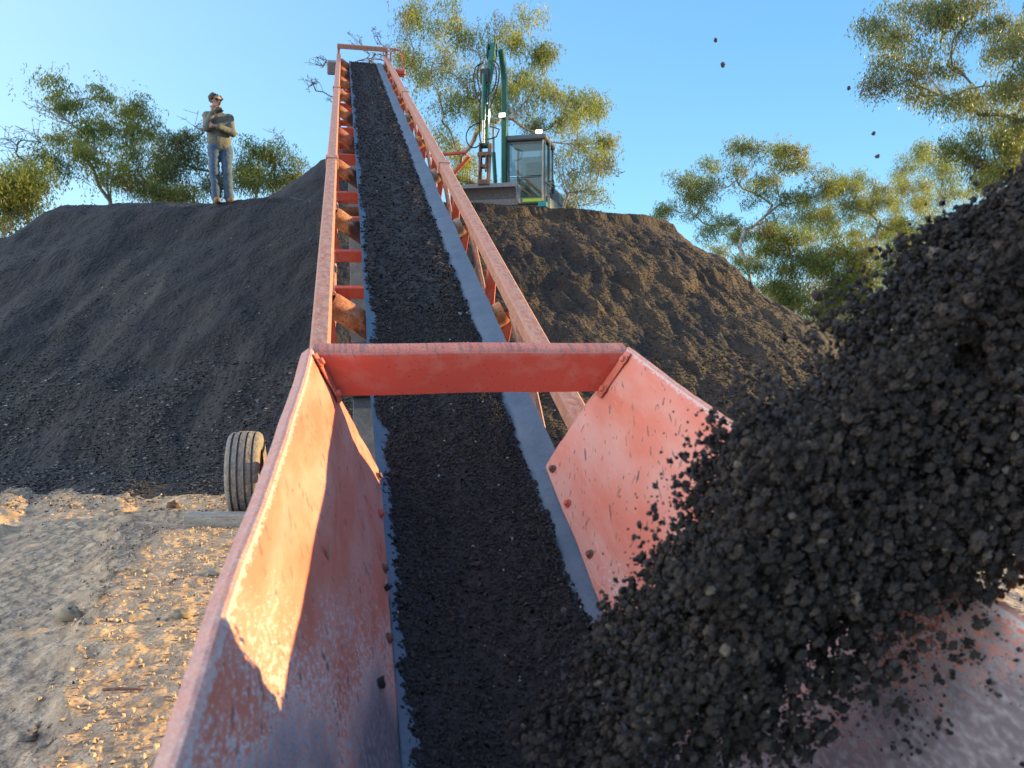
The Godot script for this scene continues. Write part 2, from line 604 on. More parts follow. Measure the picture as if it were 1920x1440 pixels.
func build_conveyor() -> void:
	var c := thing("belt_conveyor", "long orange truss belt conveyor climbing from its feed hopper over the soil heap", "conveyor")
	c.transform = CF
	# belt: flat middle, two wings, and the return run below
	var P := PackedVector3Array()
	var prof := [-1.0, -.86, -.72, -.62, -.55, -.3, 0.0]
	var rows := 0
	var s := S0
	while s <= S1 + .001:
		for k in prof: P.append(wing(-1, -k, s))
		for k in [0.0, .3, .55, .62, .72, .86, 1.0]: P.append(wing(1, k, s))
		rows += 1
		s += .09
	var g := Mesher.new()
	g.grid(P, rows, 14, PackedVector2Array(), PackedColorArray(), true)
	var Q := PackedVector3Array()
	for p in P: Q.append(p + Vector3(0, -.010, 0))
	g.grid(Q, rows, 14)
	for e in [0, 13]:                                     # the cut edges
		var E := PackedVector3Array()
		for i in rows:
			E.append(P[i * 14 + e]); E.append(Q[i * 14 + e])
		g.grid(E, rows, 2, PackedVector2Array(), PackedColorArray(), e == 0)
	g.box(Vector3(0, -.42, -(S0 + S1) * .5), Vector3(.7, .01, S1 - S0 - .2))
	put("belt", g.mesh(), M.rubber, c)
	# chords
	for q in [[-.48, .13, .08, .08], [.46, .13, .08, .08], [-.47, -.23, .065, .075], [.45, -.23, .065, .075]]:
		g = Mesher.new()
		var top: bool = q[1] > 0
		var s0: float = 2.6 if top else 1.0
		var at := s0
		var i := 0
		while at < S1 + .2:                               # lengths with a joint plate between
			var to: float = minf(at + 4.7, S1 + .3)
			g.box(Vector3(q[0], q[1], -(at + to) * .5), Vector3(q[2], q[3], to - at - .004), Basis.IDENTITY, .010)
			at = to
			i += 1
		put("top_chord" if top else "lower_chord", g.mesh(), M.rail, c)
		if top:
			for at2 in [7.3, 12.0]:
				var j := Mesher.new()
				j.box(Vector3(q[0], q[1], -at2), Vector3(q[2] + .022, q[3] + .02, .10), Basis.IDENTITY, .004)
				put("joint_plate", j.mesh(), M.rail, c)
	# idler stations
	var st := 4.25
	var idx := 0
	var rr := RandomNumberGenerator.new()
	rr.seed = 12
	while st < S1 - .1:
		for side in [-1.0, 1.0]:
			roller(c, side, st, rr)
		g = Mesher.new()
		g.box(Vector3(-.01, -.215, -st - .02), Vector3(.86, .06, .06), Basis.IDENTITY, .006)
		for side in [-1.0, 1.0]:
			g.bar(Vector3(side * .44, -.2, -st - .02), Vector3(side * .465, .06, -st - .02), .05, .012, Vector3.BACK)
		put("idler_frame", g.mesh(), M.red, c)
		# rungs, posts and braces between this station and the next
		for f in [.59, .87]:
			g = Mesher.new()
			var y: float = -.13 if f > .6 else -.22
			g.box(Vector3(-.01, y, -st - 1.58 * f), Vector3(.88, .075, .05), Basis.IDENTITY, .005)
			put("cross_member", g.mesh(), M.red, c)
		for side in [-1.0, 1.0]:
			var x: float = .455 if side > 0 else -.475
			g = Mesher.new()
			g.bar(Vector3(x, -.20, -st - .55), Vector3(x, .095, -st - .55), .055, .05, Vector3.BACK)
			put("post", g.mesh(), M.red, c)
			g = Mesher.new()
			g.bar(Vector3(x, -.20, -st - .6), Vector3(x, .09, -st - 1.45), .045, .03, Vector3.RIGHT)
			put("brace", g.mesh(), M.rail, c)
		st += 1.58
		idx += 1
	g = Mesher.new()
	g.bar(Vector3(.455, -.2, -3.45), Vector3(.455, .09, -4.15), .05, .05, Vector3.RIGHT)
	put("brace", g.mesh(), M.rail, c)
	# head: pulley, arch, motor, guard
	g = Mesher.new()
	g.lathe(Vector3(-.36, -.17, -S1 - .02), Vector3.RIGHT, [Vector2(0, .01), Vector2(0, .17), Vector2(.72, .17), Vector2(.72, .01)], 20)
	put("head_pulley", g.mesh(), M.dark, c)
	g = Mesher.new()
	for x in [-.48, .46]:
		g.bar(Vector3(x, .15, -S1 - .1), Vector3(x, .27, -S1 - .1), .05, .05, Vector3.BACK)
	g.box(Vector3(-.01, .31, -S1 - .1), Vector3(1.0, .09, .10), Basis.IDENTITY, .008)
	put("head_arch", g.mesh(), M.rail, c)
	g = Mesher.new()
	g.box(Vector3(-.60, .0, -S1 + .9), Vector3(.19, .24, .28), Basis.IDENTITY, .02)
	put("gearbox", g.mesh(), M.steel, c)
	g = Mesher.new()
	g.box(Vector3(.64, .02, -S1 + 1.0), Vector3(.24, .08, .28), Basis.IDENTITY, .02)
	g.box(Vector3(.64, -.05, -S1 + 1.0), Vector3(.22, .04, .25), Basis.IDENTITY, .01)
	put("motor_mount", g.mesh(), M.red, c)
	g = Mesher.new()
	g.tube([Vector3(.50, .10, -S1 + .5), Vector3(.51, .30, -S1 + .5), Vector3(.56, .36, -S1 + .5), Vector3(.68, .36, -S1 + .5), Vector3(.73, .31, -S1 + .5), Vector3(.74, .02, -S1 + .6)], [.016, .016, .016, .016, .016, .016], 8)
	put("guard_pipe", g.mesh(), M.red, c)
	g = Mesher.new()
	g.tube([Vector3(.48, -.16, -9.2), Vector3(.56, -.15, -9.2), Vector3(.92, -.10, -9.2), Vector3(.98, -.14, -9.2), Vector3(.70, -.52, -9.3)], [.018, .018, .018, .018, .018], 8)
	put("strut_pipe", g.mesh(), M.red, c)
	# return idlers seen below the belt
	for s2 in [4.2, 7.6, 10.4, 13.4]:
		g = Mesher.new()
		g.lathe(Vector3(-.40, -.37, -s2), Vector3.RIGHT, [Vector2(0, .01), Vector2(0, .045), Vector2(.79, .045), Vector2(.79, .01)], 14)
		put("return_roller", g.mesh(), M.rust, c)
	# chassis, given in yard coordinates
	var L := func(p: Vector3) -> Vector3: return CF.affine_inverse() * p
	var ax := Basis(Vector3.UP, deg_to_rad(YAW))
	var A := Vector3(-1.085, .365, -6.72)                  # middle of the axle
	g = Mesher.new()
	g.bar(L.call(A + ax * Vector3(-1.12, 0, 0)), L.call(A + ax * Vector3(1.12, 0, 0)), .09, .09, CF.basis.inverse() * Vector3.UP)
	put("axle", g.mesh(), M.red, c)
	for side in [-1.0, 1.0]:
		for s3 in [4.9, 9.6]:
			g = Mesher.new()
			g.bar(L.call(A + ax * Vector3(side * .72, .03, 0)), Vector3(side * .455 - .01, -.25, -s3), .075, .075, Vector3.BACK)
			put("support_leg", g.mesh(), M.red, c)
	for side in [-1.0, 1.0]:                              # unseen rails, axle to tail, added and sized to shade the dirt
		g = Mesher.new()
		g.bar(L.call(A + ax * Vector3(side * .46, .19, .25)), L.call(A + ax * Vector3(side * .42, .19, 5.3)), .07, .16, CF.basis.inverse() * Vector3.UP)
		put("added_shade_rail", g.mesh(), M.red, c)
	for side in [-1.0, 1.0]:
		wheel(c, L.call(A + ax * Vector3(side * 1.27, 0, 0)), Vector3.RIGHT * side)
	build_hopper(c)

func roller(c: Node3D, side: float, s: float, rr: RandomNumberGenerator) -> void:
	var a := Vector3(side * .16 - .005, -.115 if side < 0 else -.135, -s)
	var b := Vector3(side * .440 - .012, .082 if side < 0 else .040, -s)
	var ax := (b - a).normalized()
	var len := a.distance_to(b)
	var g := Mesher.new()
	var clean := rr.randf_range(.12, .19)
	var hot := Color(.58, .25, .10).lerp(Color(.54, .17, .09), rr.randf())
	if side > 0 and rr.randf() < .4: hot = Color(.34, .26, .20)
	var dirt := Color(.10, .062, .052)
	var nzr := noise(int(s * 40) + int(side) * 7, .8, 2)
	var rows := 26
	var segs := 28
	var P := PackedVector3Array()
	var C := PackedColorArray()
	var U := PackedVector2Array()
	var x := ax.cross(Vector3.BACK).normalized()
	var y := Vector3.BACK
	for i in rows:
		var t: float = len * i / (rows - 1)
		for k in segs + 1:
			var an := TAU * (k % segs) / segs
			var o := x * cos(an) + y * sin(an)
			var rad := .062 if i > 0 and i < rows - 1 else .058
			P.append(a + ax * t + o * rad)
			U.append(Vector2(float(k) / segs, t * 2.0))
			var w := (len - t) - clean + .035 * nzr.get_noise_2d(cos(an) * 2.0, sin(an) * 2.0)
			C.append(hot.lerp(dirt, smoothstep(-.006, .006, w)))
	g.grid(P, rows, segs + 1, U, C, true)
	g.col = hot
	g.lathe(a + ax * len, ax, [Vector2(0, .058), Vector2(.0, .048)], 28, false)
	g.col = hot * .5
	g.lathe(a + ax * len, ax, [Vector2(0, .048), Vector2(-.025, .044), Vector2(-.025, .012)], 28, false)
	g.col = dirt
	g.lathe(a + ax * len, ax, [Vector2(-.02, .012), Vector2(.03, .010), Vector2(.03, .001)], 12, false)
	put("roller", g.mesh(), M.roller, c)

func wheel(c: Node3D, at: Vector3, out: Vector3) -> void:
	var w := Node3D.new()
	w.name = numbered("wheel", c)
	c.add_child(w, true)
	w.position = at
	var g := Mesher.new()
	var R := .37
	# ribbed implement tyre: section across the tread
	var sec := [Vector2(-.125, .20), Vector2(-.138, .24), Vector2(-.142, .29), Vector2(-.132, .335), Vector2(-.112, .355)]
	for k in [-.085, -.03, .03, .085]:
		sec.append(Vector2(k - .009, R - abs(k) * .14 + .002)); sec.append(Vector2(k - .006, R - .020 - abs(k) * .14)); sec.append(Vector2(k + .006, R - .020 - abs(k) * .14)); sec.append(Vector2(k + .009, R - abs(k) * .14 + .002))
	sec.append_array([Vector2(.112, .355), Vector2(.132, .335), Vector2(.142, .29), Vector2(.138, .24), Vector2(.125, .20)])
	g.lathe(Vector3.ZERO, Vector3.RIGHT, sec, 40)
	var tm := tri_mat(mottled(256, 61, rgb(.17, .145, .125), rgb(.33, .275, .22), rgb(.09, .07, .06), .34, .02, .08), 2.5, .9, bump(128, 62, .08), .5)
	put("tyre", g.mesh(), tm, w)
	g = Mesher.new()
	g.lathe(Vector3.ZERO, out, [Vector2(-.12, .205), Vector2(.11, .205), Vector2(.125, .215), Vector2(.125, .19), Vector2(.05, .17), Vector2(.02, .09), Vector2(.07, .07), Vector2(.09, .05), Vector2(.09, .001)], 28)
	put("rim", g.mesh(), M.rust, w)

# ------------------------------------------------------------------ feed hopper
func plate_picture(sd: int, worn_at: float, worn_low: float) -> ImageTexture:
	# u runs down the belt (0 at the front end), v from the bottom edge (0) to the top rim (1)
	var w := 1024
	var h := 512
	var n1 := noise(sd, .006, 4).get_image(w, h).get_data()
	var n2 := noise(sd + 1, .09, 3).get_image(w, h).get_data()
	var n3 := noise(sd + 2, .30, 2).get_image(w, h).get_data()
	var fk := PackedByteArray()                            # chips and scratches in the paint, each at its own place
	fk.resize(w * h)
	var r := RandomNumberGenerator.new()
	r.seed = sd
	for i in 620:
		var cx := r.randf() * w
		var cy := r.randf() * h
		var big := pow(r.randf(), 4.0)
		var long := 1.5 + 4.0 * r.randf() + 13.0 * big
		var wide := .7 + 1.2 * r.randf() + 2.4 * big * r.randf()
		var an := r.randf_range(.7, 1.25) + r.randfn() * .12
		var dx := cos(an)
		var dy := sin(an)
		var depth := r.randf_range(.35, .95)
		for y in range(int(cy - long) - 1, int(cy + long) + 2):
			for x in range(int(cx - long) - 1, int(cx + long) + 2):
				if x < 0 or y < 0 or x >= w or y >= h: continue
				var ex := ((x - cx) * dx + (y - cy) * dy) / long
				var ey := (-(x - cx) * dy + (y - cy) * dx) / wide
				var m := 1.25 - ex * ex - ey * ey - (n2[y * w + x] / 255.0 - .5) * 2.0
				if m > .25: fk[y * w + x] = maxi(fk[y * w + x], int(255 * depth * clampf((m - .25) * 2.0, 0, 1)))
	var sc := noise(sd + 4, 1.0, 2)
	var out := PackedByteArray()
	out.resize(w * h * 3)
	var fresh := rgb(.62, .175, .105)
	var faded := rgb(.62, .275, .205)
	var chalk := rgb(.62, .56, .53)
	var steel := rgb(.15, .12, .13)  # bare steel, its colour also darkened for the shade of the falling soil
	var fleck := rgb(.13, .075, .065)
	for j in h:
		var v := 1.0 - float(j) / h
		for i in w:
			var u := float(i) / w
			var q := j * w + i
			var a := n1[q] / 255.0 - .5
			var b := n2[q] / 255.0 - .5
			var d := n3[q] / 255.0 - .5
			var k := fresh.lerp(faded, clampf(.5 + 1.6 * a + .35 * d + (.2 - v * .4), 0, 1))
			if fk[q] > 0: k = k.lerp(fleck, fk[q] / 255.0)
			var g := sc.get_noise_2d(i * .010 + j * .02 + 60.0, j * .17 - i * .09)
			if g > .60: k = k.lerp(faded.lightened(.25), clampf((g - .60) * 8.0, 0, .5))
			# where soil has worn the paint off: chalky speckled edge, then bare steel
			var wear := (u - worn_at) * 2.6 - v * worn_low + a * .30 + b * .22
			var edge := wear + d * .75 + b * .5
			if wear > -.35 and edge > .02: k = k.lerp(chalk, clampf((edge - .02) * 7.0, 0, 1) * clampf(.8 + d, 0, 1))
			if wear > .10: k = k.lerp(steel.lerp(chalk, clampf(.10 + b * .9, 0, .45)), clampf((wear - .10 + d * .25) * 5.0, 0, 1))
			# rubbed rim
			var rubv := v + b * .03 + d * .035
			if rubv > .985: k = k.lerp(chalk, .7)
			out[q * 3] = int(k.r * 255); out[q * 3 + 1] = int(k.g * 255); out[q * 3 + 2] = int(k.b * 255)
	var im := Image.create_from_data(w, h, false, Image.FORMAT_RGB8, out)
	im.generate_mipmaps()
	return ImageTexture.create_from_image(im)

func cross_picture() -> ImageTexture:                    # red sheet, rubbed along its folded top, with dirt run down from it
	var w := 1024
	var h := 256
	var n1 := noise(601, .008, 4).get_image(w, h).get_data()
	var n2 := noise(602, .12, 3).get_image(w, h).get_data()
	var runs := noise(603, .045, 3)
	var spots := noise(604, .06, 2)
	var out := PackedByteArray()
	out.resize(w * h * 3)
	var red := rgb(.58, .075, .042)
	var pale := rgb(.60, .15, .10)
	var worn := rgb(.52, .30, .22)
	var dirt := rgb(.12, .055, .045)
	for j in h:
		var v := float(j) / h
		for i in w:
			var q := j * w + i
			var b := n2[q] / 255.0 - .5
			var k := red.lerp(pale, clampf(.25 + 1.7 * (n1[q] / 255.0 - .5) + (.45 - v) * .8, 0, 1))
			var run := runs.get_noise_2d(i * 1.0, v * 14.0)
			var reach := .22 + .55 * clampf(runs.get_noise_1d(i * .37), 0, 1)
			if run > .12 and v < reach: k = k.lerp(dirt, clampf((run - .12) * 3.0, 0, .75) * (1.0 - smoothstep(.15, reach, v)))
			if spots.get_noise_2d(i, j) > .62: k = k.lerp(dirt, .7)
			if v < .27 + b * .12: k = k.lerp(worn, clampf(.55 + b * 1.6, 0, 1))
			if v < .22 and b > .14: k = k.lerp(dirt, .7)
			out[q * 3] = int(k.r * 255); out[q * 3 + 1] = int(k.g * 255); out[q * 3 + 2] = int(k.b * 255)
	var im := Image.create_from_data(w, h, false, Image.FORMAT_RGB8, out)
	im.generate_mipmaps()
	return ImageTexture.create_from_image(im)

func hopper_point(side: float, s: float, k: float) -> Vector3:     # k 0 bottom .. 1 rim
	var t := (2.92 - s) / 1.72
	var rim := Vector3(-.465 - .085 * t, .455 + .28 * t, -s) if side < 0 else Vector3(.55 + .11 * t, .45 + .29 * t, -s)
	var low := Vector3(-.268, .066, -s) if side < 0 else Vector3(.292, .066, -s)
	var p := low.lerp(rim, k)
	p.z -= (k - .25) * .10 * smoothstep(2.4, 2.82, s)              # the front edge leans with height
	return p

func build_hopper(c: Node3D) -> void:
	var fine := bump(256, 71, .05, 3)
	for side in [-1.0, 1.0]:
		var h := Node3D.new()
		h.name = numbered("hopper_side", c)
		c.add_child(h, true)
		var bend := noise(400 + int(side), 2.2, 2)
		var P := PackedVector3Array()
		var Q := PackedVector3Array()
		var U := PackedVector2Array()
		var rows := 60
		var cols := 17
		var into := Vector3(-side * .86, .5, 0)
		for i in rows:
			var s := lerpf(2.82, .35, float(i) / (rows - 1))
			for k in cols:
				var p := hopper_point(side, s, float(k) / (cols - 1))
				var dent: float = .006 * bend.get_noise_2d(s, k * .12)
				if side < 0: dent += -.010 * exp(-pow((s - 1.62) / .17, 2)) * smoothstep(.45, 1.0, float(k) / (cols - 1))
				p += into * dent
				P.append(p); Q.append(p - into * .006)
				U.append(Vector2(float(i) / (rows - 1), 1.0 - float(k) / (cols - 1)))
		var g := Mesher.new()
		g.grid(P, rows, cols, U, PackedColorArray(), side < 0)
		var inner := mat(Color.WHITE, .5)
		inner.albedo_texture = plate_picture(540 + int(side) * 10, .275 if side < 0 else .32, .80 if side < 0 else .55)
		inner.normal_enabled = true
		inner.normal_texture = fine
		inner.normal_scale = .12
		put("inner_plate", g.mesh(), inner, h)
		g = Mesher.new()
		g.grid(Q, rows, cols, U, PackedColorArray(), side > 0)
		for e in [0, rows - 1]:
			var E := PackedVector3Array()
			for k in cols:
				E.append(P[e * cols + k]); E.append(Q[e * cols + k])
			g.grid(E, cols, 2, PackedVector2Array(), PackedColorArray(), (e == 0) == (side < 0))
		var B := PackedVector3Array()
		for i in rows:
			B.append(P[i * cols]); B.append(Q[i * cols])
		g.grid(B, rows, 2)
		# ribs on the outside
		for s in [2.3, 1.5, .7]:
			var a := hopper_point(side, s, .05) - into * .055
			var b := hopper_point(side, s, .93) - into * .055
			g.bar(a, b, .05, .045, Vector3.BACK)
		put("outer_plate", g.mesh(), M.paint, h)
		# folded flange along the rim
		g = Mesher.new()
		var F := PackedVector3Array()
		var lip := noise(410 + int(side), 6.0, 2)
		for i in rows:
			var r0 := P[i * cols + cols - 1]
			var wv := .002 * lip.get_noise_1d(r0.z * 3.0)
			F.append(r0 + Vector3(0, 0.0, 0))
			F.append(r0 + Vector3(side * .006, .004 + wv, 0))
			F.append(r0 + Vector3(side * .014, .003 + wv, 0))
			F.append(r0 + Vector3(side * .036, -.014, 0))
			F.append(r0 + Vector3(side * .039, -.024, 0))
			F.append(r0 + Vector3(side * .036, -.030, 0))
			F.append(r0 + Vector3(side * .006, -.012, 0))
		for e in [[0, 1], [1, 2], [2, 3], [3, 4], [4, 5], [5, 6]]:
			var E := PackedVector3Array()
			for i in rows:
				E.append(F[i * 7 + e[0]]); E.append(F[i * 7 + e[1]])
			g.grid(E, rows, 2, PackedVector2Array(), PackedColorArray(), side < 0)
		put("rim_flange", g.mesh(), M.flange, h)
		# hex bolts along the bottom edge
		for s in [2.76, 2.55, 2.30, 2.05]:
			g = Mesher.new()
			var p := hopper_point(side, s, .055) + into * .002
			var q := hopper_point(side, s, .3) - hopper_point(side, s, .0)
			var nn := Vector3.BACK.cross(q).normalized()
			if nn.dot(into) < 0: nn = -nn
			g.lathe(p, nn, [Vector2(0, .014), Vector2(.003, .014), Vector2(.003, .001)], 12, false)
			g.lathe(p, nn, [Vector2(.003, .0095), Vector2(.012, .0095), Vector2(.013, .007), Vector2(.013, .001)], 6, false)
			put("bolt", g.mesh(), M.rust if s != 2.55 else M.red, h)
		# rubber skirt strip below the plate
		g = Mesher.new()
		var K := PackedVector3Array()
		var rub := noise(430 + int(side), 3.0, 2)
		for i in 40:
			var s := lerpf(2.22, .4, i / 39.0)
			var a := hopper_point(side, s, .015) - into * .008
			var wv := .004 * rub.get_noise_1d(s * 2.0)
			K.append(a + into * .012)
			K.append(a + Vector3(-side * (.010 + wv), -.030, 0))
			K.append(a + Vector3(-side * ((.015 if side < 0 else .034) + wv), -.062, 0))
			K.append(a + Vector3(-side * ((.009 if side < 0 else .028) + wv), -.064, 0))
			K.append(a + Vector3(0, -.03, 0))
		g.grid(K, 40, 5, PackedVector2Array(), PackedColorArray(), side > 0)
		put("rubber_skirt", g.mesh(), M.skirt, h)
	# the cross plate at the front end
	var f := Node3D.new()
	f.name = numbered("hopper_front", c)
	c.add_child(f, true)
	var g2 := Mesher.new()
	var lt := hopper_point(-1, 2.80, .995)
	var rt := hopper_point(1, 2.80, .995)
	var lb := hopper_point(-1, 2.80, .66)
	var rb := hopper_point(1, 2.80, .66)
	var rows2 := 8
	var cols2 := 40
	for face_i in 2:
		var P := PackedVector3Array()
		var U2 := PackedVector2Array()
		for i in rows2 + 3:
			for k in cols2:
				var t: float = k / (cols2 - 1.0)
				var a := lb.lerp(rb, t)
				var b := lt.lerp(rt, t)
				var p: Vector3
				if i < rows2: p = a.lerp(b, i / (rows2 - 1.0) * .93)
				else: p = b + Vector3(0, [-.006, .004, .002][i - rows2], [-.004, -.016, -.052][i - rows2])
				p.z += .004 * sin(t * 9.0) + (0.0 if face_i == 0 else -.006)
				P.append(p)
				U2.append(Vector2(t, 1.0 - i / (rows2 + 2.0)))
		g2.grid(P, rows2 + 3, cols2, U2, PackedColorArray(), face_i == 1)
	put("cross_plate", g2.mesh(), M.cross, f)
	for side in [-1.0, 1.0]:
		g2 = Mesher.new()
		var a := hopper_point(side, 2.79, .64) + Vector3(-side * .005, 0, .006)
		var b := hopper_point(side, 2.79, 1.0) + Vector3(-side * .005, 0, .006)
		g2.bar(a + Vector3(-side * .004, .003, .014), b + Vector3(-side * .004, .003, .014), .036, .006, Vector3(-side * .86, .5, 0), .002)
		put("bracket", g2.mesh(), M.paint, f)
		for k in [.69, .93]:
			g2 = Mesher.new()
			var p := hopper_point(side, 2.765, k) + Vector3(-side * .008, .006, 0)
			var nn := Vector3(-side * .86, .5, 0).normalized()
			g2.lathe(p, nn, [Vector2(0, .017), Vector2(.004, .017), Vector2(.004, .001)], 14, false)
			g2.lathe(p, nn, [Vector2(.004, .011), Vector2(.014, .011), Vector2(.015, .008), Vector2(.015, .001)], 6, false)
			put("bolt", g2.mesh(), M.paint, f)
	# tail frame under the hopper
	for side in [-1.0, 1.0]:
		g2 = Mesher.new()
		var x: float = side * .40
		g2.bar(CF.affine_inverse() * (CF * Vector3(x, -.25, -1.9) * Vector3(1, 0, 1)), Vector3(x, -.25, -1.9), .07, .07, Vector3.BACK)
		put("tail_leg", g2.mesh(), M.red, c)
	g2 = Mesher.new()
	g2.lathe(Vector3(-.35, -.22, -S0), Vector3.RIGHT, [Vector2(0, .01), Vector2(0, .16), Vector2(.7, .16), Vector2(.7, .01)], 20)
	put("tail_pulley", g2.mesh(), M.rust, c)

# ------------------------------------------------------------------ soil riding on the belt
func belt_soil_half(side: float, s: float) -> float:
	return (.268 - .010 * smoothstep(3.2, 1.5, s) if side < 0 else .246 + .014 * smoothstep(2.4, 1.6, s)) + .016 * nz_e.get_noise_2d(s * 2.4, side * 5.0) + .006 * nz_c.get_noise_2d(s, side * 3.0)

func belt_soil_top(t: float, s: float) -> float:        # t -1..1 across
	var edge := 1.0 - pow(absf(t), 3.0)
	var bank := (.044 if t < 0.0 else .020) * pow(absf(t), 2.5)      # heaped against the wings
	return bank + .012 + .035 * edge + .007 * nz_b.get_noise_2d(t * .3 * 1.3, s) + .007 * nz_c.get_noise_2d(t * .25, s) + .0045 * nz_d.get_noise_2d(t * .25, s)

func build_belt_soil() -> void:
	var P := PackedVector3Array()
	var C := PackedColorArray()
	var cols := 58
	var rows := 0
	var s := S0
	while s < S1 + .05:
		for k in cols:
			var t := -1.0 + 2.0 * k / (cols - 1)
			var half := belt_soil_half(signf(t), s)
			var y := belt_soil_top(t, s)
			if k == 0 or k == cols - 1: y = -.01
			elif k == 1 or k == cols - 2: y -= .012
			P.append(Vector3(t * half, y, -s))
			var w := clampf(.5 + nz_b.get_noise_2d(t, s), 0, 1)
			C.append(Color(.026, .021, .020).lerp(Color(.043, .034, .030), w))
		rows += 1
		s += .009 if s < 3.6 else (.02 if s < 7 else .045)
	var g := Mesher.new()
	g.grid(P, rows, cols, PackedVector2Array(), C, true)
	var o := thing("belt_soil", "dark crumbly soil riding up the conveyor belt in a long band", "soil")
	o.transform = CF
	put("soil_band", g.mesh(), M.soil, o).set_meta("kind", "stuff")
	var r := RandomNumberGenerator.new()
	r.seed = 81
	var xf := []
	var cs := []
	for i in 52000:
		var q := r.randf()
		s = lerpf(1.1, 4.2, q) if i < 40000 else lerpf(4.2, S1, pow(q, 1.5))
		var t := r.randf_range(-1, 1)
		t = signf(t) * pow(absf(t), .85)
		var sz := .0018 + .0048 * pow(r.randf(), 3.0)
		if i >= 40000: sz *= 1.8
		if s < 2.6 and r.randf() < .05: sz *= 1.7
		xf.append(Transform3D(ruf(r, sz), Vector3(t * (belt_soil_half(signf(t), s) + .004), belt_soil_top(t, s) + sz * .4, -s)))
		var k := Color(.021, .017, .016).lerp(Color(.056, .043, .036), pow(r.randf(), 2.0))
		if r.randf() < .004: k = Color(.32, .28, .22)
		cs.append(k)
	scatter("soil_crumbs", chunk(5, 4, 6, .7), M.clod, xf, cs, o)

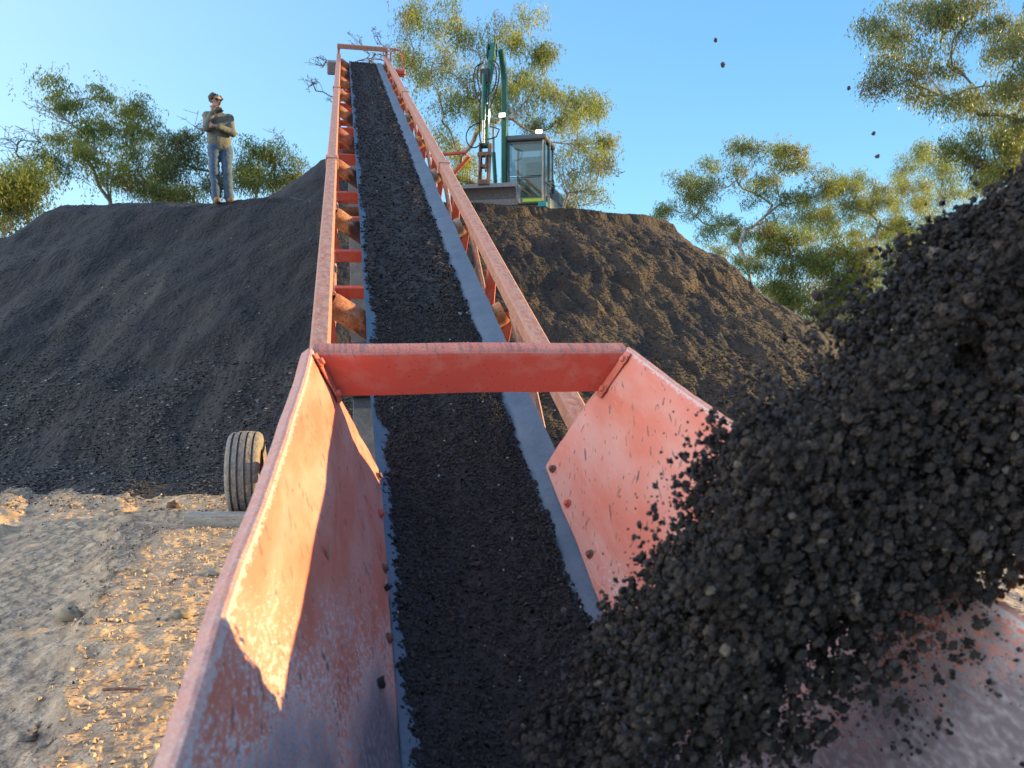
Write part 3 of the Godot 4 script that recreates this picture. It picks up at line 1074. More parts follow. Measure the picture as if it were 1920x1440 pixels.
# ------------------------------------------------------------------ soil tipped into the hopper
func build_falling_soil() -> void:
	# outline of the tipped curtain, seen along the belt: across the yard, height
	var upper := [Vector2(1.51, 2.20), Vector2(1.12, 1.90), Vector2(1.00, 1.84), Vector2(0.93, 1.79), Vector2(0.88, 1.73), Vector2(0.84, 1.70), Vector2(0.78, 1.64), Vector2(0.66, 1.57), Vector2(0.60, 1.51), Vector2(0.54, 1.43), Vector2(0.48, 1.35), Vector2(0.45, 1.27), Vector2(0.40, 1.18), Vector2(0.33, 1.10), Vector2(0.22, 1.02)]
	var lower := [Vector2(1.66, 1.52), Vector2(1.37, 1.29), Vector2(1.15, 1.22), Vector2(0.95, 1.21), Vector2(0.81, 1.16), Vector2(0.72, 1.10), Vector2(0.63, 1.06), Vector2(0.58, 0.96), Vector2(0.58, 0.90)]
	var poly := PackedVector2Array(upper)
	for i in range(lower.size() - 1, -1, -1): poly.append(lower[i])
	var turn := Basis(Vector3.UP, deg_to_rad(YAW))
	var r := RandomNumberGenerator.new()
	r.seed = 91
	var ragged := noise(92, 3.2, 3)
	var thin := noise(93, 5.5, 2)
	var xf := []
	var cs := []
	var xf_big := []
	var cs_big := []
	while xf.size() < 150000:
		var p := Vector2(r.randf_range(.2, 1.70), r.randf_range(.9, 2.46))
		var w := .92 + .26 * r.randf()
		var q := p + Vector2(ragged.get_noise_3d(p.x, p.y, w * .6), ragged.get_noise_3d(p.x + 20, p.y, w * .6)) * .075
		q += Vector2(r.randfn(), r.randfn()) * .013 - Vector2(.030 * smoothstep(1.7, 1.2, p.y), 0)
		if not Geometry2D.is_point_in_polygon(q, poly): continue
		# thins out towards the lower right, where the last of it slides down the plate
		var low := smoothstep(.0, .24, q.y - (.72 + .50 * q.x))
		if r.randf() > .16 + .84 * low * low: continue
		if thin.get_noise_3d(p.x, p.y, w) < -.30 * (.4 + low): continue
		var s := .0017 + .0050 * pow(r.randf(), 3.4)
		if r.randf() < .012: s *= 1.0 + 1.6 * r.randf()
		var b := turn * Basis(Vector3.BACK, .85 + r.randfn() * .5) * Basis(Vector3.RIGHT, r.randf() * TAU)
		var into := xf if s < .0040 else xf_big
		into.append(Transform3D(b.scaled_local(Vector3(r.randf_range(.8, 1.3), r.randf_range(.75, 1.1), r.randf_range(.7, 1)) * s), turn * Vector3(p.x, 0, -w) + Vector3(0, p.y, 0)))
		var k := Color(.018, .014, .012).lerp(Color(.056, .042, .033), pow(r.randf(), 1.7))
		var u := r.randf()
		if u < .018: k = Color(.13, .105, .08)
		elif u < .0135: k = Color(.30, .26, .20)
		if s < .0040: cs.append(k)
		else: cs_big.append(k)
	# the last of it, sliding down the right plate
	for i in 9000:
		var a := r.randf_range(.55, 1.75)
		var p: Vector3 = CF * (hopper_point(1, a, pow(r.randf(), 1.4) * .95) + Vector3(-.004, .003, 0))
		if thin.get_noise_3d(p.x * 1.4, p.y * 1.4, p.z * 1.4) < -.05 + .25 * r.randf(): continue
		var s := .0012 + .0042 * pow(r.randf(), 3.5)
		xf.append(Transform3D(ruf(r, s), p))
		cs.append(Color(.020, .017, .017).lerp(Color(.05, .042, .038), r.randf()))
	# stray crumbs thrown ahead of the mass
	for i in 1500:
		var t := r.randf() * (upper.size() - 2.01)
		var a: Vector2 = upper[int(t)].lerp(upper[int(t) + 1], fmod(t, 1.0))
		var p := a + Vector2(.030 * smoothstep(1.7, 1.2, a.y) - absf(r.randfn()) * .030, absf(r.randfn()) * .020)
		var s := .0018 + .005 * pow(r.randf(), 2.0)
		xf.append(Transform3D(ruf(r, s), turn * Vector3(p.x, 0, -r.randf_range(.92, 1.2)) + Vector3(0, p.y, 0)))
		cs.append(Color(.022, .020, .022))
	var o := thing("falling_soil", "curtain of dark clods tipping into the right side of the hopper", "soil")
	scatter("crumbs", chunk(6, 4, 6, .8, Vector3(1.15, .8, .9)), M.clod, xf, cs, o)
	scatter("clods", lump(6, 11, 14, 1.15), M.clod, xf_big, cs_big, o)
	# single pieces that stand out
	var list := [
		["falling_stone", "tan rounded stone in the lower edge of the falling soil", "stone", Vector3(.798, 1.071, -1.50), .027, Color(.42, .32, .18)],
		["falling_stone", "whitish stone low in the falling soil near the bottom of the view", "stone", Vector3(.372, .838, -1.40), .020, Color(.50, .48, .46)],
		["flying_clod", "highest dark clod flying in the clear sky right of the tall gum", "clod", Vector3(.629, 2.561, -2.387), .0062, Color(.06, .055, .06)],
		["flying_clod", "dark clod just beneath the highest flying clod in the sky", "clod", Vector3(.624, 2.452, -2.283), .0062, Color(.06, .055, .06)],
		["flying_clod", "lone clod flying left of the overhanging dark limbs", "clod", Vector3(.99, 2.379, -2.26), .0065, Color(.06, .055, .06)],
		["flying_clod", "upper of two close clods flying over the spreading gum", "clod", Vector3(1.023, 2.226, -2.165), .0062, Color(.06, .055, .06)],
		["flying_clod", "lower of two close clods flying over the spreading gum", "clod", Vector3(1.038, 2.163, -2.168), .0062, Color(.06, .055, .06)],
		["flying_clod", "large round clod flying before the curved trunks, nearest the falling soil", "clod", Vector3(.892, 1.828, -1.727), .017, Color(.035, .03, .03)],
		["flying_clod", "clod flying before the yellow green thicket, left of the falling soil", "clod", Vector3(.72, 1.757, -1.77), .012, Color(.035, .03, .03)]]
	var k := 0
	for l in list:
		var g := put(l[0], lump(120 + k, 10, 14, .6 if l[0] == "flying_clod" else .3), tinted(l[5]), self, l[3])
		g.basis = ruf(r, l[4])
		tag(g, l[1], l[2], "single clods flying against the sky and trees" if l[0] == "flying_clod" else "")
		k += 1

func tinted(c: Color) -> StandardMaterial3D:
	var m: StandardMaterial3D = M.stone.duplicate()
	m.vertex_color_use_as_albedo = false
	m.albedo_color = c.linear_to_srgb()
	return m

# ------------------------------------------------------------------ excavator on the heap (local: x right, y up, z front)
func build_excavator() -> void:
	var e := thing("excavator", "small green excavator parked on the heap crest with its boom raised", "excavator", Vector3(.07, 3.62, -18.6), deg_to_rad(-14))
	var green := tri_mat(mottled(256, 111, rgb(.008, .085, .05), rgb(.014, .115, .07), rgb(.05, .10, .07), .22, .02, .08), 1.2, .45)
	var grey := tri_mat(mottled(256, 113, rgb(.10, .12, .12), rgb(.15, .165, .16), rgb(.07, .07, .06), .25, .02, .08), 1.2, .5)
	var cream := mat(rgb(.42, .39, .31), .5)
	var chrome := mat(rgb(.40, .38, .34), .35, .8)
	var lime := mat(rgb(.50, .62, .03), .5)
	var teal := mat(rgb(.03, .32, .30), .5)
	var glass := StandardMaterial3D.new()
	glass.transparency = BaseMaterial3D.TRANSPARENCY_ALPHA
	glass.albedo_color = Color(.16, .34, .30, .5)  # green tint puts the reflection of the trees into the glass colour
	glass.roughness = .03
	glass.metallic_specular = .9
	var g := Mesher.new()
	# tracks
	for s in [-1.0, 1.0]:
		g = Mesher.new()
		var loop := []
		for i in 20:
			var a := TAU * i / 20.0
			loop.append(Vector3(0, .28 + .27 * sin(a), -.9 + (1.0 if cos(a) > 0 else -1.0) * .75 + .27 * cos(a)))
		for i in 20:
			var a: Vector3 = loop[i]
			var b: Vector3 = loop[(i + 1) % 20]
			g.bar(a + Vector3(s * .68, 0, 0), b + Vector3(s * .68, 0, 0), .38, .05, Vector3.UP if absf(a.y - b.y) < .01 else Vector3.BACK)
		put("track", g.mesh(), M.dark, e)
	g = Mesher.new()
	g.box(Vector3(0, .62, -.95), Vector3(1.2, .22, 1.2), Basis.IDENTITY, .03)
	put("undercarriage", g.mesh(), M.dark, e)
	g = Mesher.new()
	g.box(Vector3(-.02, .92, -1.0), Vector3(1.75, .34, 1.9), Basis.IDENTITY, .05)
	g.box(Vector3(-.02, 1.25, -1.75), Vector3(1.70, .50, .75), Basis.IDENTITY, .12)
	g.box(Vector3(-.68, 1.20, -.75), Vector3(.40, .34, 1.1), Basis.IDENTITY, .10)
	put("house", g.mesh(), grey, e)
	# cab
	var x0 := -.20
	var x1 := .76
	var zf := .02
	var zb := -1.10
	g = Mesher.new()
	g.box(Vector3((x0 + x1) * .5, .98, (zf + zb) * .5), Vector3(x1 - x0, .16, zf - zb), Basis.IDENTITY, .02)
	for p in [[x0 + .03, zf - .03], [x1 - .04, zf - .03], [x0 + .03, zb + .03], [x1 - .04, zb + .03], [x1 - .03, -.55]]:
		g.bar(Vector3(p[0], 1.0, p[1]), Vector3(p[0] + .0, 2.40, p[1]), .07, .06, Vector3.BACK, .015)
	g.box(Vector3((x0 + x1) * .5, 1.55, zf - .03), Vector3(x1 - x0 - .1, .025, .03))
	g.box(Vector3((x0 + x1) * .5, 2.36, zf - .03), Vector3(x1 - x0 - .1, .05, .05))
	g.box(Vector3(x1 - .03, 1.45, -.52), Vector3(.035, .05, 1.0))
	g.box(Vector3(x1 - .02, 1.18, -.30), Vector3(.03, .40, .46), Basis.IDENTITY, .01)
	put("cab_frame", g.mesh(), grey, e)
	g = Mesher.new()
	g.box(Vector3((x0 + x1) * .5, 2.47, (zf + zb) * .5 + .02), Vector3(x1 - x0 + .06, .13, zf - zb + .12), Basis.IDENTITY, .05)
	g.box(Vector3((x0 + x1) * .5 - .05, 2.55, (zf + zb) * .5), Vector3(x1 - x0 - .2, .05, .8), Basis.IDENTITY, .02)
	put("cab_roof", g.mesh(), mat(rgb(.09, .10, .105), .5), e)
	g = Mesher.new()
	g.box(Vector3((x0 + x1) * .5, 1.96, zf - .025), Vector3(x1 - x0 - .13, .76, .006))
	put("windscreen", g.mesh(), glass, e)
	g = Mesher.new()
	g.box(Vector3((x0 + x1) * .5, 1.30, zf - .025), Vector3(x1 - x0 - .13, .46, .006))
	put("lower_pane", g.mesh(), glass, e)
	for q in [[-.29, .44], [-.82, .42]]:
		g = Mesher.new()
		g.box(Vector3(x1 - .035, 1.92, q[0]), Vector3(.006, .84, q[1]))
		put("side_pane", g.mesh(), glass, e)
	g = Mesher.new()
	g.box(Vector3((x0 + x1) * .5, 1.85, zb + .03), Vector3(x1 - x0 - .16, .8, .006))
	put("rear_pane", g.mesh(), glass, e)
	g = Mesher.new()
	g.box(Vector3(.30, 1.32, -.62), Vector3(.46, .14, .46), Basis.IDENTITY, .05)
	g.box(Vector3(.30, 1.72, -.84), Vector3(.44, .70, .14), Basis(Vector3.RIGHT, -.15), .06)
	put("seat", g.mesh(), M.dark, e)
	g = Mesher.new()
	for x in [.06, .54]:
		g = Mesher.new()
		g.tube([Vector3(x, 1.1, -.22), Vector3(x, 1.55, -.28)], [.02, .015], 8)
		put("control_lever", g.mesh(), M.dark, e)
	g = Mesher.new()
	g.box(Vector3(.60, 1.72, -.14), Vector3(.12, .3, .05), Basis.IDENTITY, .015)
	put("control_panel", g.mesh(), M.dark, e)
	g = Mesher.new()
	g.box(Vector3((x0 + x1) * .5 + .16, .985, zf + .006), Vector3(.48, .075, .012), Basis.IDENTITY, .003)
	put("reflective_strip", g.mesh(), lime, e)
	g = Mesher.new()
	g.box(Vector3(x1 - .06, .87, zf + .0), Vector3(.22, .13, .10), Basis.IDENTITY, .02)
	put("step", g.mesh(), teal, e)
	g = Mesher.new()
	g.tube([Vector3(x1 - .06, .95, zf + .03), Vector3(x1 - .05, 1.7, zf + .045), Vector3(x1 - .05, 2.40, zf + .03)], [.02, .02, .02], 8)
	g.tube([Vector3(x1 + .03, 2.40, -.15), Vector3(x1 + .07, 2.36, -.2), Vector3(x1 + .07, 2.05, -.2)], [.014, .014, .014], 6)
	put("hand_rail", g.mesh(), cream, e)
	g = Mesher.new()
	g.tube([Vector3(x1, 1.5, -.5), Vector3(x1 + .12, 1.52, -.42), Vector3(x1 + .14, 1.42, -.4)], [.012, .012, .012], 6)
	g.box(Vector3(x1 + .13, 1.30, -.40), Vector3(.05, .22, .12), Basis.IDENTITY, .02)
	put("mirror", g.mesh(), M.dark, e)
	# boom: raised, curving up from the foot beside the cab
	g = Mesher.new()
	var bx := -.28
	var bp := [Vector3(bx, .98, -.12), Vector3(bx + .02, 1.9, -.02), Vector3(bx + .04, 2.9, .04), Vector3(bx + .07, 3.8, .18), Vector3(bx + .06, 4.42, .44)]
	var bw := [.24, .26, .24, .20, .18]
	for i in 4:
		g.bar(bp[i], bp[i + 1] + (bp[i + 1] - bp[i]).normalized() * .03, .125, (bw[i] + bw[i + 1]) * .5, Vector3.FORWARD, .02)
	put("boom", g.mesh(), green, e)
	g = Mesher.new()
	g.tube([Vector3(bx - .16, 1.05, .12), Vector3(bx - .16, 2.1, .36)], [.05, .05], 12)
	put("boom_cylinder", g.mesh(), green, e)
	g = Mesher.new()
	g.tube([Vector3(bx - .16, 2.1, .36), Vector3(bx - .14, 2.75, .46)], [.03, .03], 12)
	put("boom_piston", g.mesh(), M.steel, e)
	# stick hangs down in front
	var sx := -.42
	g = Mesher.new()
	g.bar(Vector3(sx + .04, 4.55, .48), Vector3(sx, 3.55, .92), .13, .18, Vector3.BACK, .02)
	g.bar(Vector3(sx, 3.56, .92), Vector3(sx, 2.05, 1.12), .12, .15, Vector3.BACK, .02)
	for x in [-.09, .09]:
		g.bar(Vector3(sx + x, 4.62, .44), Vector3(sx + x, 4.18, .64), .02, .22, Vector3.BACK, .004)
	put("stick", g.mesh(), green, e)
	g = Mesher.new()
	g.lathe(Vector3(sx - .13, 4.50, .50), Vector3.RIGHT, [Vector2(0, .005), Vector2(0, .06), Vector2(.26, .06), Vector2(.26, .005)], 14)
	put("pivot", g.mesh(), mat(rgb(.03, .06, .05), .5), e)
	g = Mesher.new()
	g.lathe(Vector3(sx - .14, 2.08, 1.12), Vector3.RIGHT, [Vector2(0, .005), Vector2(0, .06), Vector2(.28, .06), Vector2(.28, .005)], 14)
	put("pivot", g.mesh(), mat(rgb(.03, .06, .05), .5), e)
	g = Mesher.new()
	g.box(Vector3(sx, 3.62, 1.16), Vector3(.22, .34, .10), Basis.IDENTITY, .03)
	put("valve_block", g.mesh(), M.dark, e)
	g = Mesher.new()
	g.box(Vector3(sx, 3.15, 1.18), Vector3(.14, .3, .08), Basis.IDENTITY, .03)
	put("cylinder_mount", g.mesh(), mat(rgb(.03, .06, .05), .5), e)
	g = Mesher.new()
	g.tube([Vector3(sx - .01, 3.65, 1.2), Vector3(sx - .01, 2.62, 1.26)], [.052, .052], 12)
	put("bucket_cylinder", g.mesh(), green, e)
	g = Mesher.new()
	g.tube([Vector3(sx - .01, 2.62, 1.26), Vector3(sx - .01, 2.10, 1.28)], [.035, .035], 12)
	put("bucket_piston", g.mesh(), chrome, e)
	# hoses
	for h in [[Vector3(sx - .07, 3.95, 1.05), Vector3(sx - .24, 3.85, 1.12), Vector3(sx - .26, 3.45, 1.15), Vector3(sx - .12, 3.05, 1.2)],
			[Vector3(sx - .06, 3.98, 1.05), Vector3(sx - .17, 3.88, 1.1), Vector3(sx - .18, 3.55, 1.15), Vector3(sx - .08, 3.25, 1.2)],
			[Vector3(sx + .07, 3.98, 1.05), Vector3(sx + .22, 3.85, 1.05), Vector3(sx + .23, 3.45, 1.1), Vector3(sx + .08, 3.15, 1.2)],
			[Vector3(sx + .09, 4.02, 1.0), Vector3(sx + .29, 3.88, 1.05), Vector3(sx + .28, 3.4, 1.1), Vector3(sx + .10, 2.9, 1.15)],
			[Vector3(sx - .08, 2.6, 1.2), Vector3(sx - .36, 2.45, 1.28), Vector3(sx - .40, 2.15, 1.3), Vector3(sx - .22, 2.0, 1.28), Vector3(sx - .08, 2.1, 1.22)],
			[Vector3(sx + .06, 2.2, 1.22), Vector3(sx + .28, 2.25, 1.2), Vector3(sx + .34, 2.42, 1.15), Vector3(sx + .12, 2.5, 1.15)],
			[Vector3(sx - .09, 3.3, 1.15), Vector3(sx - .12, 2.9, 1.18), Vector3(sx - .12, 2.3, 1.2), Vector3(sx - .07, 2.1, 1.2)]]:
		g = Mesher.new()
		var cv := Curve3D.new()
		for i in h.size():
			var t: Vector3 = (h[mini(i + 1, h.size() - 1)] - h[maxi(i - 1, 0)]) * .22
			cv.add_point(h[i], -t, t)
		var pts := []
		var rad := []
		for i in 15:
			pts.append(cv.sample_baked(cv.get_baked_length() * i / 14.0)); rad.append(.016)
		g.tube(pts, rad, 6)
		put("hose", g.mesh(), M.dark, e)
	# quick hitch and wide grading bucket
	g = Mesher.new()
	for x in [-.11, .11]:
		g.bar(Vector3(sx + x, 2.12, 1.14), Vector3(sx + x * .9, 1.14, 1.26), .035, .22, Vector3.BACK, .01)
		g.bar(Vector3(sx + x * .6, 1.9, 1.26), Vector3(sx + x * .6, 1.45, 1.36), .03, .08, Vector3.BACK, .01)
	g.box(Vector3(sx, 1.86, 1.22), Vector3(.30, .10, .20), Basis.IDENTITY, .02)
	g.box(Vector3(sx, 1.58, 1.27), Vector3(.20, .08, .16), Basis.IDENTITY, .02)
	g.box(Vector3(sx, 1.22, 1.28), Vector3(.26, .12, .18), Basis.IDENTITY, .02)
	put("quick_hitch", g.mesh(), M.rust, e)
	g = Mesher.new()
	var P := PackedVector3Array()
	var rows := 12
	for i in rows:
		var a := lerpf(-.25, 1.9, i / (rows - 1.0))
		for x in [-1.20, .36]:
			P.append(Vector3(x, .90 + .20 * sin(a) * .9, 1.24 + .26 * (1.0 - cos(a - .2)) * .5 + .12 * sin(a)))
	g.grid(P, rows, 2)
	g.box(Vector3(-.42, 1.14, 1.30), Vector3(1.58, .10, .05), Basis.IDENTITY, .012)
	g.box(Vector3(-.42, .77, 1.24), Vector3(1.58, .14, .02), Basis.IDENTITY, .004)
	for x in [-1.20, .36]:
		g.box(Vector3(x, .96, 1.16), Vector3(.03, .42, .34), Basis.IDENTITY, .01)
	g.box(Vector3(-.42, .96, 1.12), Vector3(1.54, .36, .02), Basis.IDENTITY, .004)
	put("grading_bucket", g.mesh(), M.steel, e)
	# the two work lamps that are on
	for q in [Vector3(bx + .03, 2.98, .26), Vector3(.62, 2.58, .10)]:
		var l := Node3D.new()
		l.name = numbered("work_lamp", e)
		e.add_child(l, true)
		l.position = q
		g = Mesher.new()
		g.box(Vector3(0, 0, -.03), Vector3(.17, .11, .06), Basis.IDENTITY, .015)
		put("lamp_case", g.mesh(), M.dark, l)
		g = Mesher.new()
		g.box(Vector3(0, 0, .006), Vector3(.15, .09, .012), Basis.IDENTITY, .004)
		var glow := mat(Color(1, .98, .92), .3)
		glow.emission_enabled = true
		glow.emission = Color(1, .97, .88)
		glow.emission_energy_multiplier = 2.5
		put("lamp_glass", g.mesh(), glow, l)
		var s := SpotLight3D.new()
		s.name = "lamp_beam"
		s.light_color = Color(1, .97, .88)
		s.light_energy = 1.5
		s.spot_range = 40
		s.spot_angle = 50
		s.spot_attenuation = 2
		s.light_size = .06
		s.shadow_enabled = true
		l.add_child(s)
		s.position = Vector3(0, 0, .03)
		s.rotation = Vector3(-.25, PI, 0)

# ------------------------------------------------------------------ person: joints with radii, joined by a smooth minimum, meshed as surface nets
func nets(g: Mesher, bones: Array, cell: float, blend: float) -> void:
	var lo := Vector3.ONE * 1e9
	var hi := -lo
	for b in bones:
		for i in 2:
			var q: Vector3 = b[i]
			var rr: float = maxf(b[2], b[3]) + cell * 4
			lo = lo.min(q - Vector3.ONE * rr)
			hi = hi.max(q + Vector3.ONE * rr)
	var n := Vector3i(((hi - lo) / cell).ceil()) + Vector3i.ONE
	var sy := n.x
	var sz := n.x * n.y
	var f := PackedFloat32Array()
	f.resize(sz * n.z)
	f.fill(.2)
	for b in bones:
		var a: Vector3 = b[0]
		var e: Vector3 = b[1] - a
		var ll := maxf(e.length_squared(), 1e-9)
		var rr: float = maxf(b[2], b[3]) + blend + cell * 3
		var from := Vector3i(((a.min(b[1]) - Vector3.ONE * rr - lo) / cell).floor()).max(Vector3i.ZERO)
		var to := Vector3i(((a.max(b[1]) + Vector3.ONE * rr - lo) / cell).ceil()).min(n - Vector3i.ONE)
		for z in range(from.z, to.z + 1):
			for y in range(from.y, to.y + 1):
				for x in range(from.x, to.x + 1):
					var p := lo + Vector3(x, y, z) * cell - a
					var t := clampf(p.dot(e) / ll, 0, 1)
					var d: float = (p - e * t).length() - lerpf(b[2], b[3], t)
					var i := x + y * sy + z * sz
					var o := f[i]
					var h := clampf(.5 + .5 * (o - d) / blend, 0, 1)
					f[i] = lerpf(o, d, h) - blend * h * (1 - h)
	var id := PackedInt32Array()
	id.resize(f.size())
	id.fill(-1)
	var off := [0, 1, sy, sy + 1, sz, sz + 1, sz + sy, sz + sy + 1]
	var edges := [[0, 1], [2, 3], [4, 5], [6, 7], [0, 2], [1, 3], [4, 6], [5, 7], [0, 4], [1, 5], [2, 6], [3, 7]]
	for z in n.z - 1:
		for y in n.y - 1:
			for x in n.x - 1:
				var i := x + y * sy + z * sz
				var cnt := 0
				for k in 8:
					if f[i + off[k]] < 0: cnt += 1
				if cnt == 0 or cnt == 8: continue
				var s := Vector3.ZERO
				var m := 0
				for q in edges:
					var va := f[i + off[q[0]]]
					var vb := f[i + off[q[1]]]
					if (va < 0) != (vb < 0):
						var t := va / (va - vb)
						var ca := Vector3(q[0] & 1, (q[0] >> 1) & 1, q[0] >> 2)
						var cb := Vector3(q[1] & 1, (q[1] >> 1) & 1, q[1] >> 2)
						s += ca.lerp(cb, t)
						m += 1
				s /= m
				var gr := Vector3(f[i + 1] - f[i] + f[i + sy + 1] - f[i + sy] + f[i + sz + 1] - f[i + sz] + f[i + sz + sy + 1] - f[i + sz + sy],
					f[i + sy] - f[i] + f[i + sy + 1] - f[i + 1] + f[i + sz + sy] - f[i + sz] + f[i + sz + sy + 1] - f[i + sz + 1],
					f[i + sz] - f[i] + f[i + sz + 1] - f[i + 1] + f[i + sz + sy] - f[i + sy] + f[i + sz + sy + 1] - f[i + sy + 1])
				id[i] = g.vert(lo + (Vector3(x, y, z) + s) * cell, gr.normalized(), Vector2(x, y) * cell)
	for z in range(1, n.z - 1):
		for y in range(1, n.y - 1):
			for x in range(1, n.x - 1):
				var i := x + y * sy + z * sz
				var here := f[i] < 0
				for q in [[1, sy, sz], [sy, sz, 1], [sz, 1, sy]]:
					if (f[i + q[0]] < 0) == here: continue
					var a := id[i]
					var b := id[i - q[1]]
					var c := id[i - q[1] - q[2]]
					var d := id[i - q[2]]
					if a < 0 or b < 0 or c < 0 or d < 0: continue
					if here:
						g.tri(a, c, b); g.tri(a, d, c)
					else:
						g.tri(a, b, c); g.tri(a, c, d)

func build_person() -> void:
	var o := thing("person", "person in olive jacket and blue jeans standing on the heap crest, hand at chin", "person", Vector3(-4.87, heap_y(-4.87, -12.75) - .01, -12.75))
	var V := func(x: float, y: float, z: float) -> Vector3: return Vector3(x, y, z)
	var pel := Vector3(.0, .93, 0)
	var chest := Vector3(-.015, 1.30, .0)
	var neck := Vector3(-.03, 1.50, .01)
	var head := Vector3(-.035, 1.66, .03)
	var sr := Vector3(-.165, 1.415, .07)
	var sl := Vector3(.140, 1.405, -.07)
	var er := Vector3(-.125, 1.185, .22)
	var wr := Vector3(-.03, 1.43, .215)
	var el := Vector3(.225, 1.15, .03)
	var wl := Vector3(.055, 1.205, .235)
	var hr := Vector3(-.085, .90, .045)
	var hl := Vector3(.085, .90, -.045)
	var kr := Vector3(-.085, .49, .07)
	var kl := Vector3(.100, .49, -.005)
	var ar := Vector3(-.075, .08, .03)
	var al := Vector3(.105, .08, -.05)
	var tr := Vector3(-.005, .04, .16)
	var tl := Vector3(.190, .04, .07)
	# body
	var g := Mesher.new()
	nets(g, [[pel, chest, .10, .10], [chest, neck, .10, .055], [neck, head, .055, .055], [sr, er, .05, .042], [er, wr, .042, .03], [sl, el, .05, .042], [el, wl, .042, .03],
		[hr, kr, .085, .06], [kr, ar, .055, .04], [hl, kl, .085, .06], [kl, al, .055, .04], [ar, tr, .04, .03], [al, tl, .04, .03]], .02, .03)
	# head, looking to the right of the camera
	var face := Vector3(.80, -.06, .60).normalized()
	var sid := face.cross(Vector3.UP).normalized()
	var hb := func(f: float, u: float, s: float) -> Vector3: return head + face * f + Vector3.UP * u + sid * s
	nets(g, [[hb.call(-.02, .035, 0), hb.call(.012, .03, 0), .082, .080], [hb.call(.02, -.02, 0), hb.call(.055, -.075, 0), .066, .040], [hb.call(.07, .02, -.03), hb.call(.07, .02, .03), .020, .020],
		[hb.call(.085, .012, 0), hb.call(.108, -.026, 0), .010, .015], [hb.call(.085, -.055, -.018), hb.call(.085, -.055, .018), .012, .012], [hb.call(.080, -.092, 0), hb.call(.082, -.088, 0), .018, .018],
		[hb.call(0, .015, .082), hb.call(-.008, -.025, .080), .014, .010], [hb.call(0, .015, -.082), hb.call(-.008, -.025, -.080), .014, .010], [hb.call(-.01, -.05, 0), neck, .055, .056]], .007, .014)
	# hands: palm, four fingers and a thumb, each bent
	var palm := wr + Vector3(.0, .075, -.02)
	var fr := [[wr, palm, .024, .030]]
	for i in 4:
		var b0 := palm + Vector3(-.03 + .02 * i, .03 - .004 * absf(i - 1.5), .012)
		var b1 := b0 + Vector3(.012, .022 - .002 * i, -.030)
		var b2 := b1 + Vector3(.014, -.006, -.022)
		fr.append([b0, b1, .010, .0095]); fr.append([b1, b2, .0095, .008])
	fr.append([palm + Vector3(.02, -.01, 0), palm + Vector3(.045, .03, -.02), .012, .010])
	fr.append([palm + Vector3(.045, .03, -.02), palm + Vector3(.05, .055, -.035), .010, .009])
	nets(g, fr, .0055, .006)
	palm = wl + Vector3(-.075, .005, .02)
	fr = [[wl, palm, .024, .029]]
	for i in 4:
		var b0 := palm + Vector3(-.03, .028 - .019 * i, .008)
		var b1 := b0 + Vector3(-.034, .004, -.008)
		var b2 := b1 + Vector3(-.012, .002, -.026)
		fr.append([b0, b1, .010, .0095]); fr.append([b1, b2, .0095, .008])
	fr.append([palm + Vector3(.0, .022, .008), palm + Vector3(-.03, .055, .0), .012, .010])
	fr.append([palm + Vector3(-.03, .055, .0), palm + Vector3(-.05, .06, -.015), .010, .008])
	nets(g, fr, .0055, .006)
	put("body", g.mesh(), mat(rgb(.34, .18, .12), .6), o)
	# jacket: loose, blousing over the hem
	g = Mesher.new()
	nets(g, [[Vector3(-.03, .955, .02), Vector3(.03, .955, -.02), .130, .130], [Vector3(-.05, 1.02, .03), Vector3(.03, 1.02, -.02), .134, .136], [Vector3(-.06, 1.22, .03), Vector3(.05, 1.22, -.03), .124, .120], [sr, sl, .072, .072], [Vector3(-.075, 1.0, .035), Vector3(-.085, 1.31, .04), .112, .118], [Vector3(.045, 1.0, -.025), Vector3(.060, 1.31, -.03), .112, .118], [Vector3(-.015, 1.0, .03), Vector3(-.015, 1.34, .03), .12, .11], [Vector3(-.06, 1.36, .03), Vector3(.04, 1.36, -.03), .115, .115],
		[sr, er, .070, .062], [er, wr.lerp(er, .12), .064, .048], [sl, el, .068, .060], [el, wl.lerp(el, .1), .058, .046], [neck + Vector3(.0, -.03, 0), neck + Vector3(.012, .035, .01), .078, .074]], .0125, .028)
	var fold := noise(121, 6.5, 3)
	for i in g.v.size(): g.v[i] += g.n[i] * fold.get_noise_3d(g.v[i].x, g.v[i].y * .8, g.v[i].z) * .013
	var cloth := bump(128, 123, .06)
	put("jacket", g.mesh(), tri_mat(mottled(128, 124, rgb(.115, .115, .095), rgb(.165, .155, .12), rgb(.085, .08, .07), .25, .02, .1), 3.0, .9, cloth, .5), o)
	g = Mesher.new()
	nets(g, [[Vector3(.0, 1.475, .085), Vector3(.055, 1.505, .065), .020, .018], [Vector3(.055, 1.505, .065), Vector3(.07, 1.51, .02), .018, .016], [Vector3(-.10, 1.49, .06), Vector3(-.07, 1.50, .09), .02, .018]], .008, .012)
	put("collar", g.mesh(), mat(rgb(.04, .035, .03), .9), o)
	# jeans
	g = Mesher.new()
	nets(g, [[Vector3(-.05, .93, .03), Vector3(.05, .93, -.03), .118, .118], [hr, kr, .104, .078], [kr, ar + Vector3(0, .03, 0), .078, .076], [hl, kl, .104, .078], [kl, al + Vector3(0, .03, 0), .078, .076]], .0125, .022)
	fold = noise(125, 5.5, 3)
	for i in g.v.size(): g.v[i] += g.n[i] * fold.get_noise_3d(g.v[i].x * .7, g.v[i].y * 1.6, g.v[i].z * .7) * .018
	put("jeans", g.mesh(), tri_mat(mottled(128, 126, rgb(.05, .08, .13), rgb(.095, .14, .20), rgb(.035, .055, .09), .25, .02, .1), 2.5, .9, cloth, .5), o)
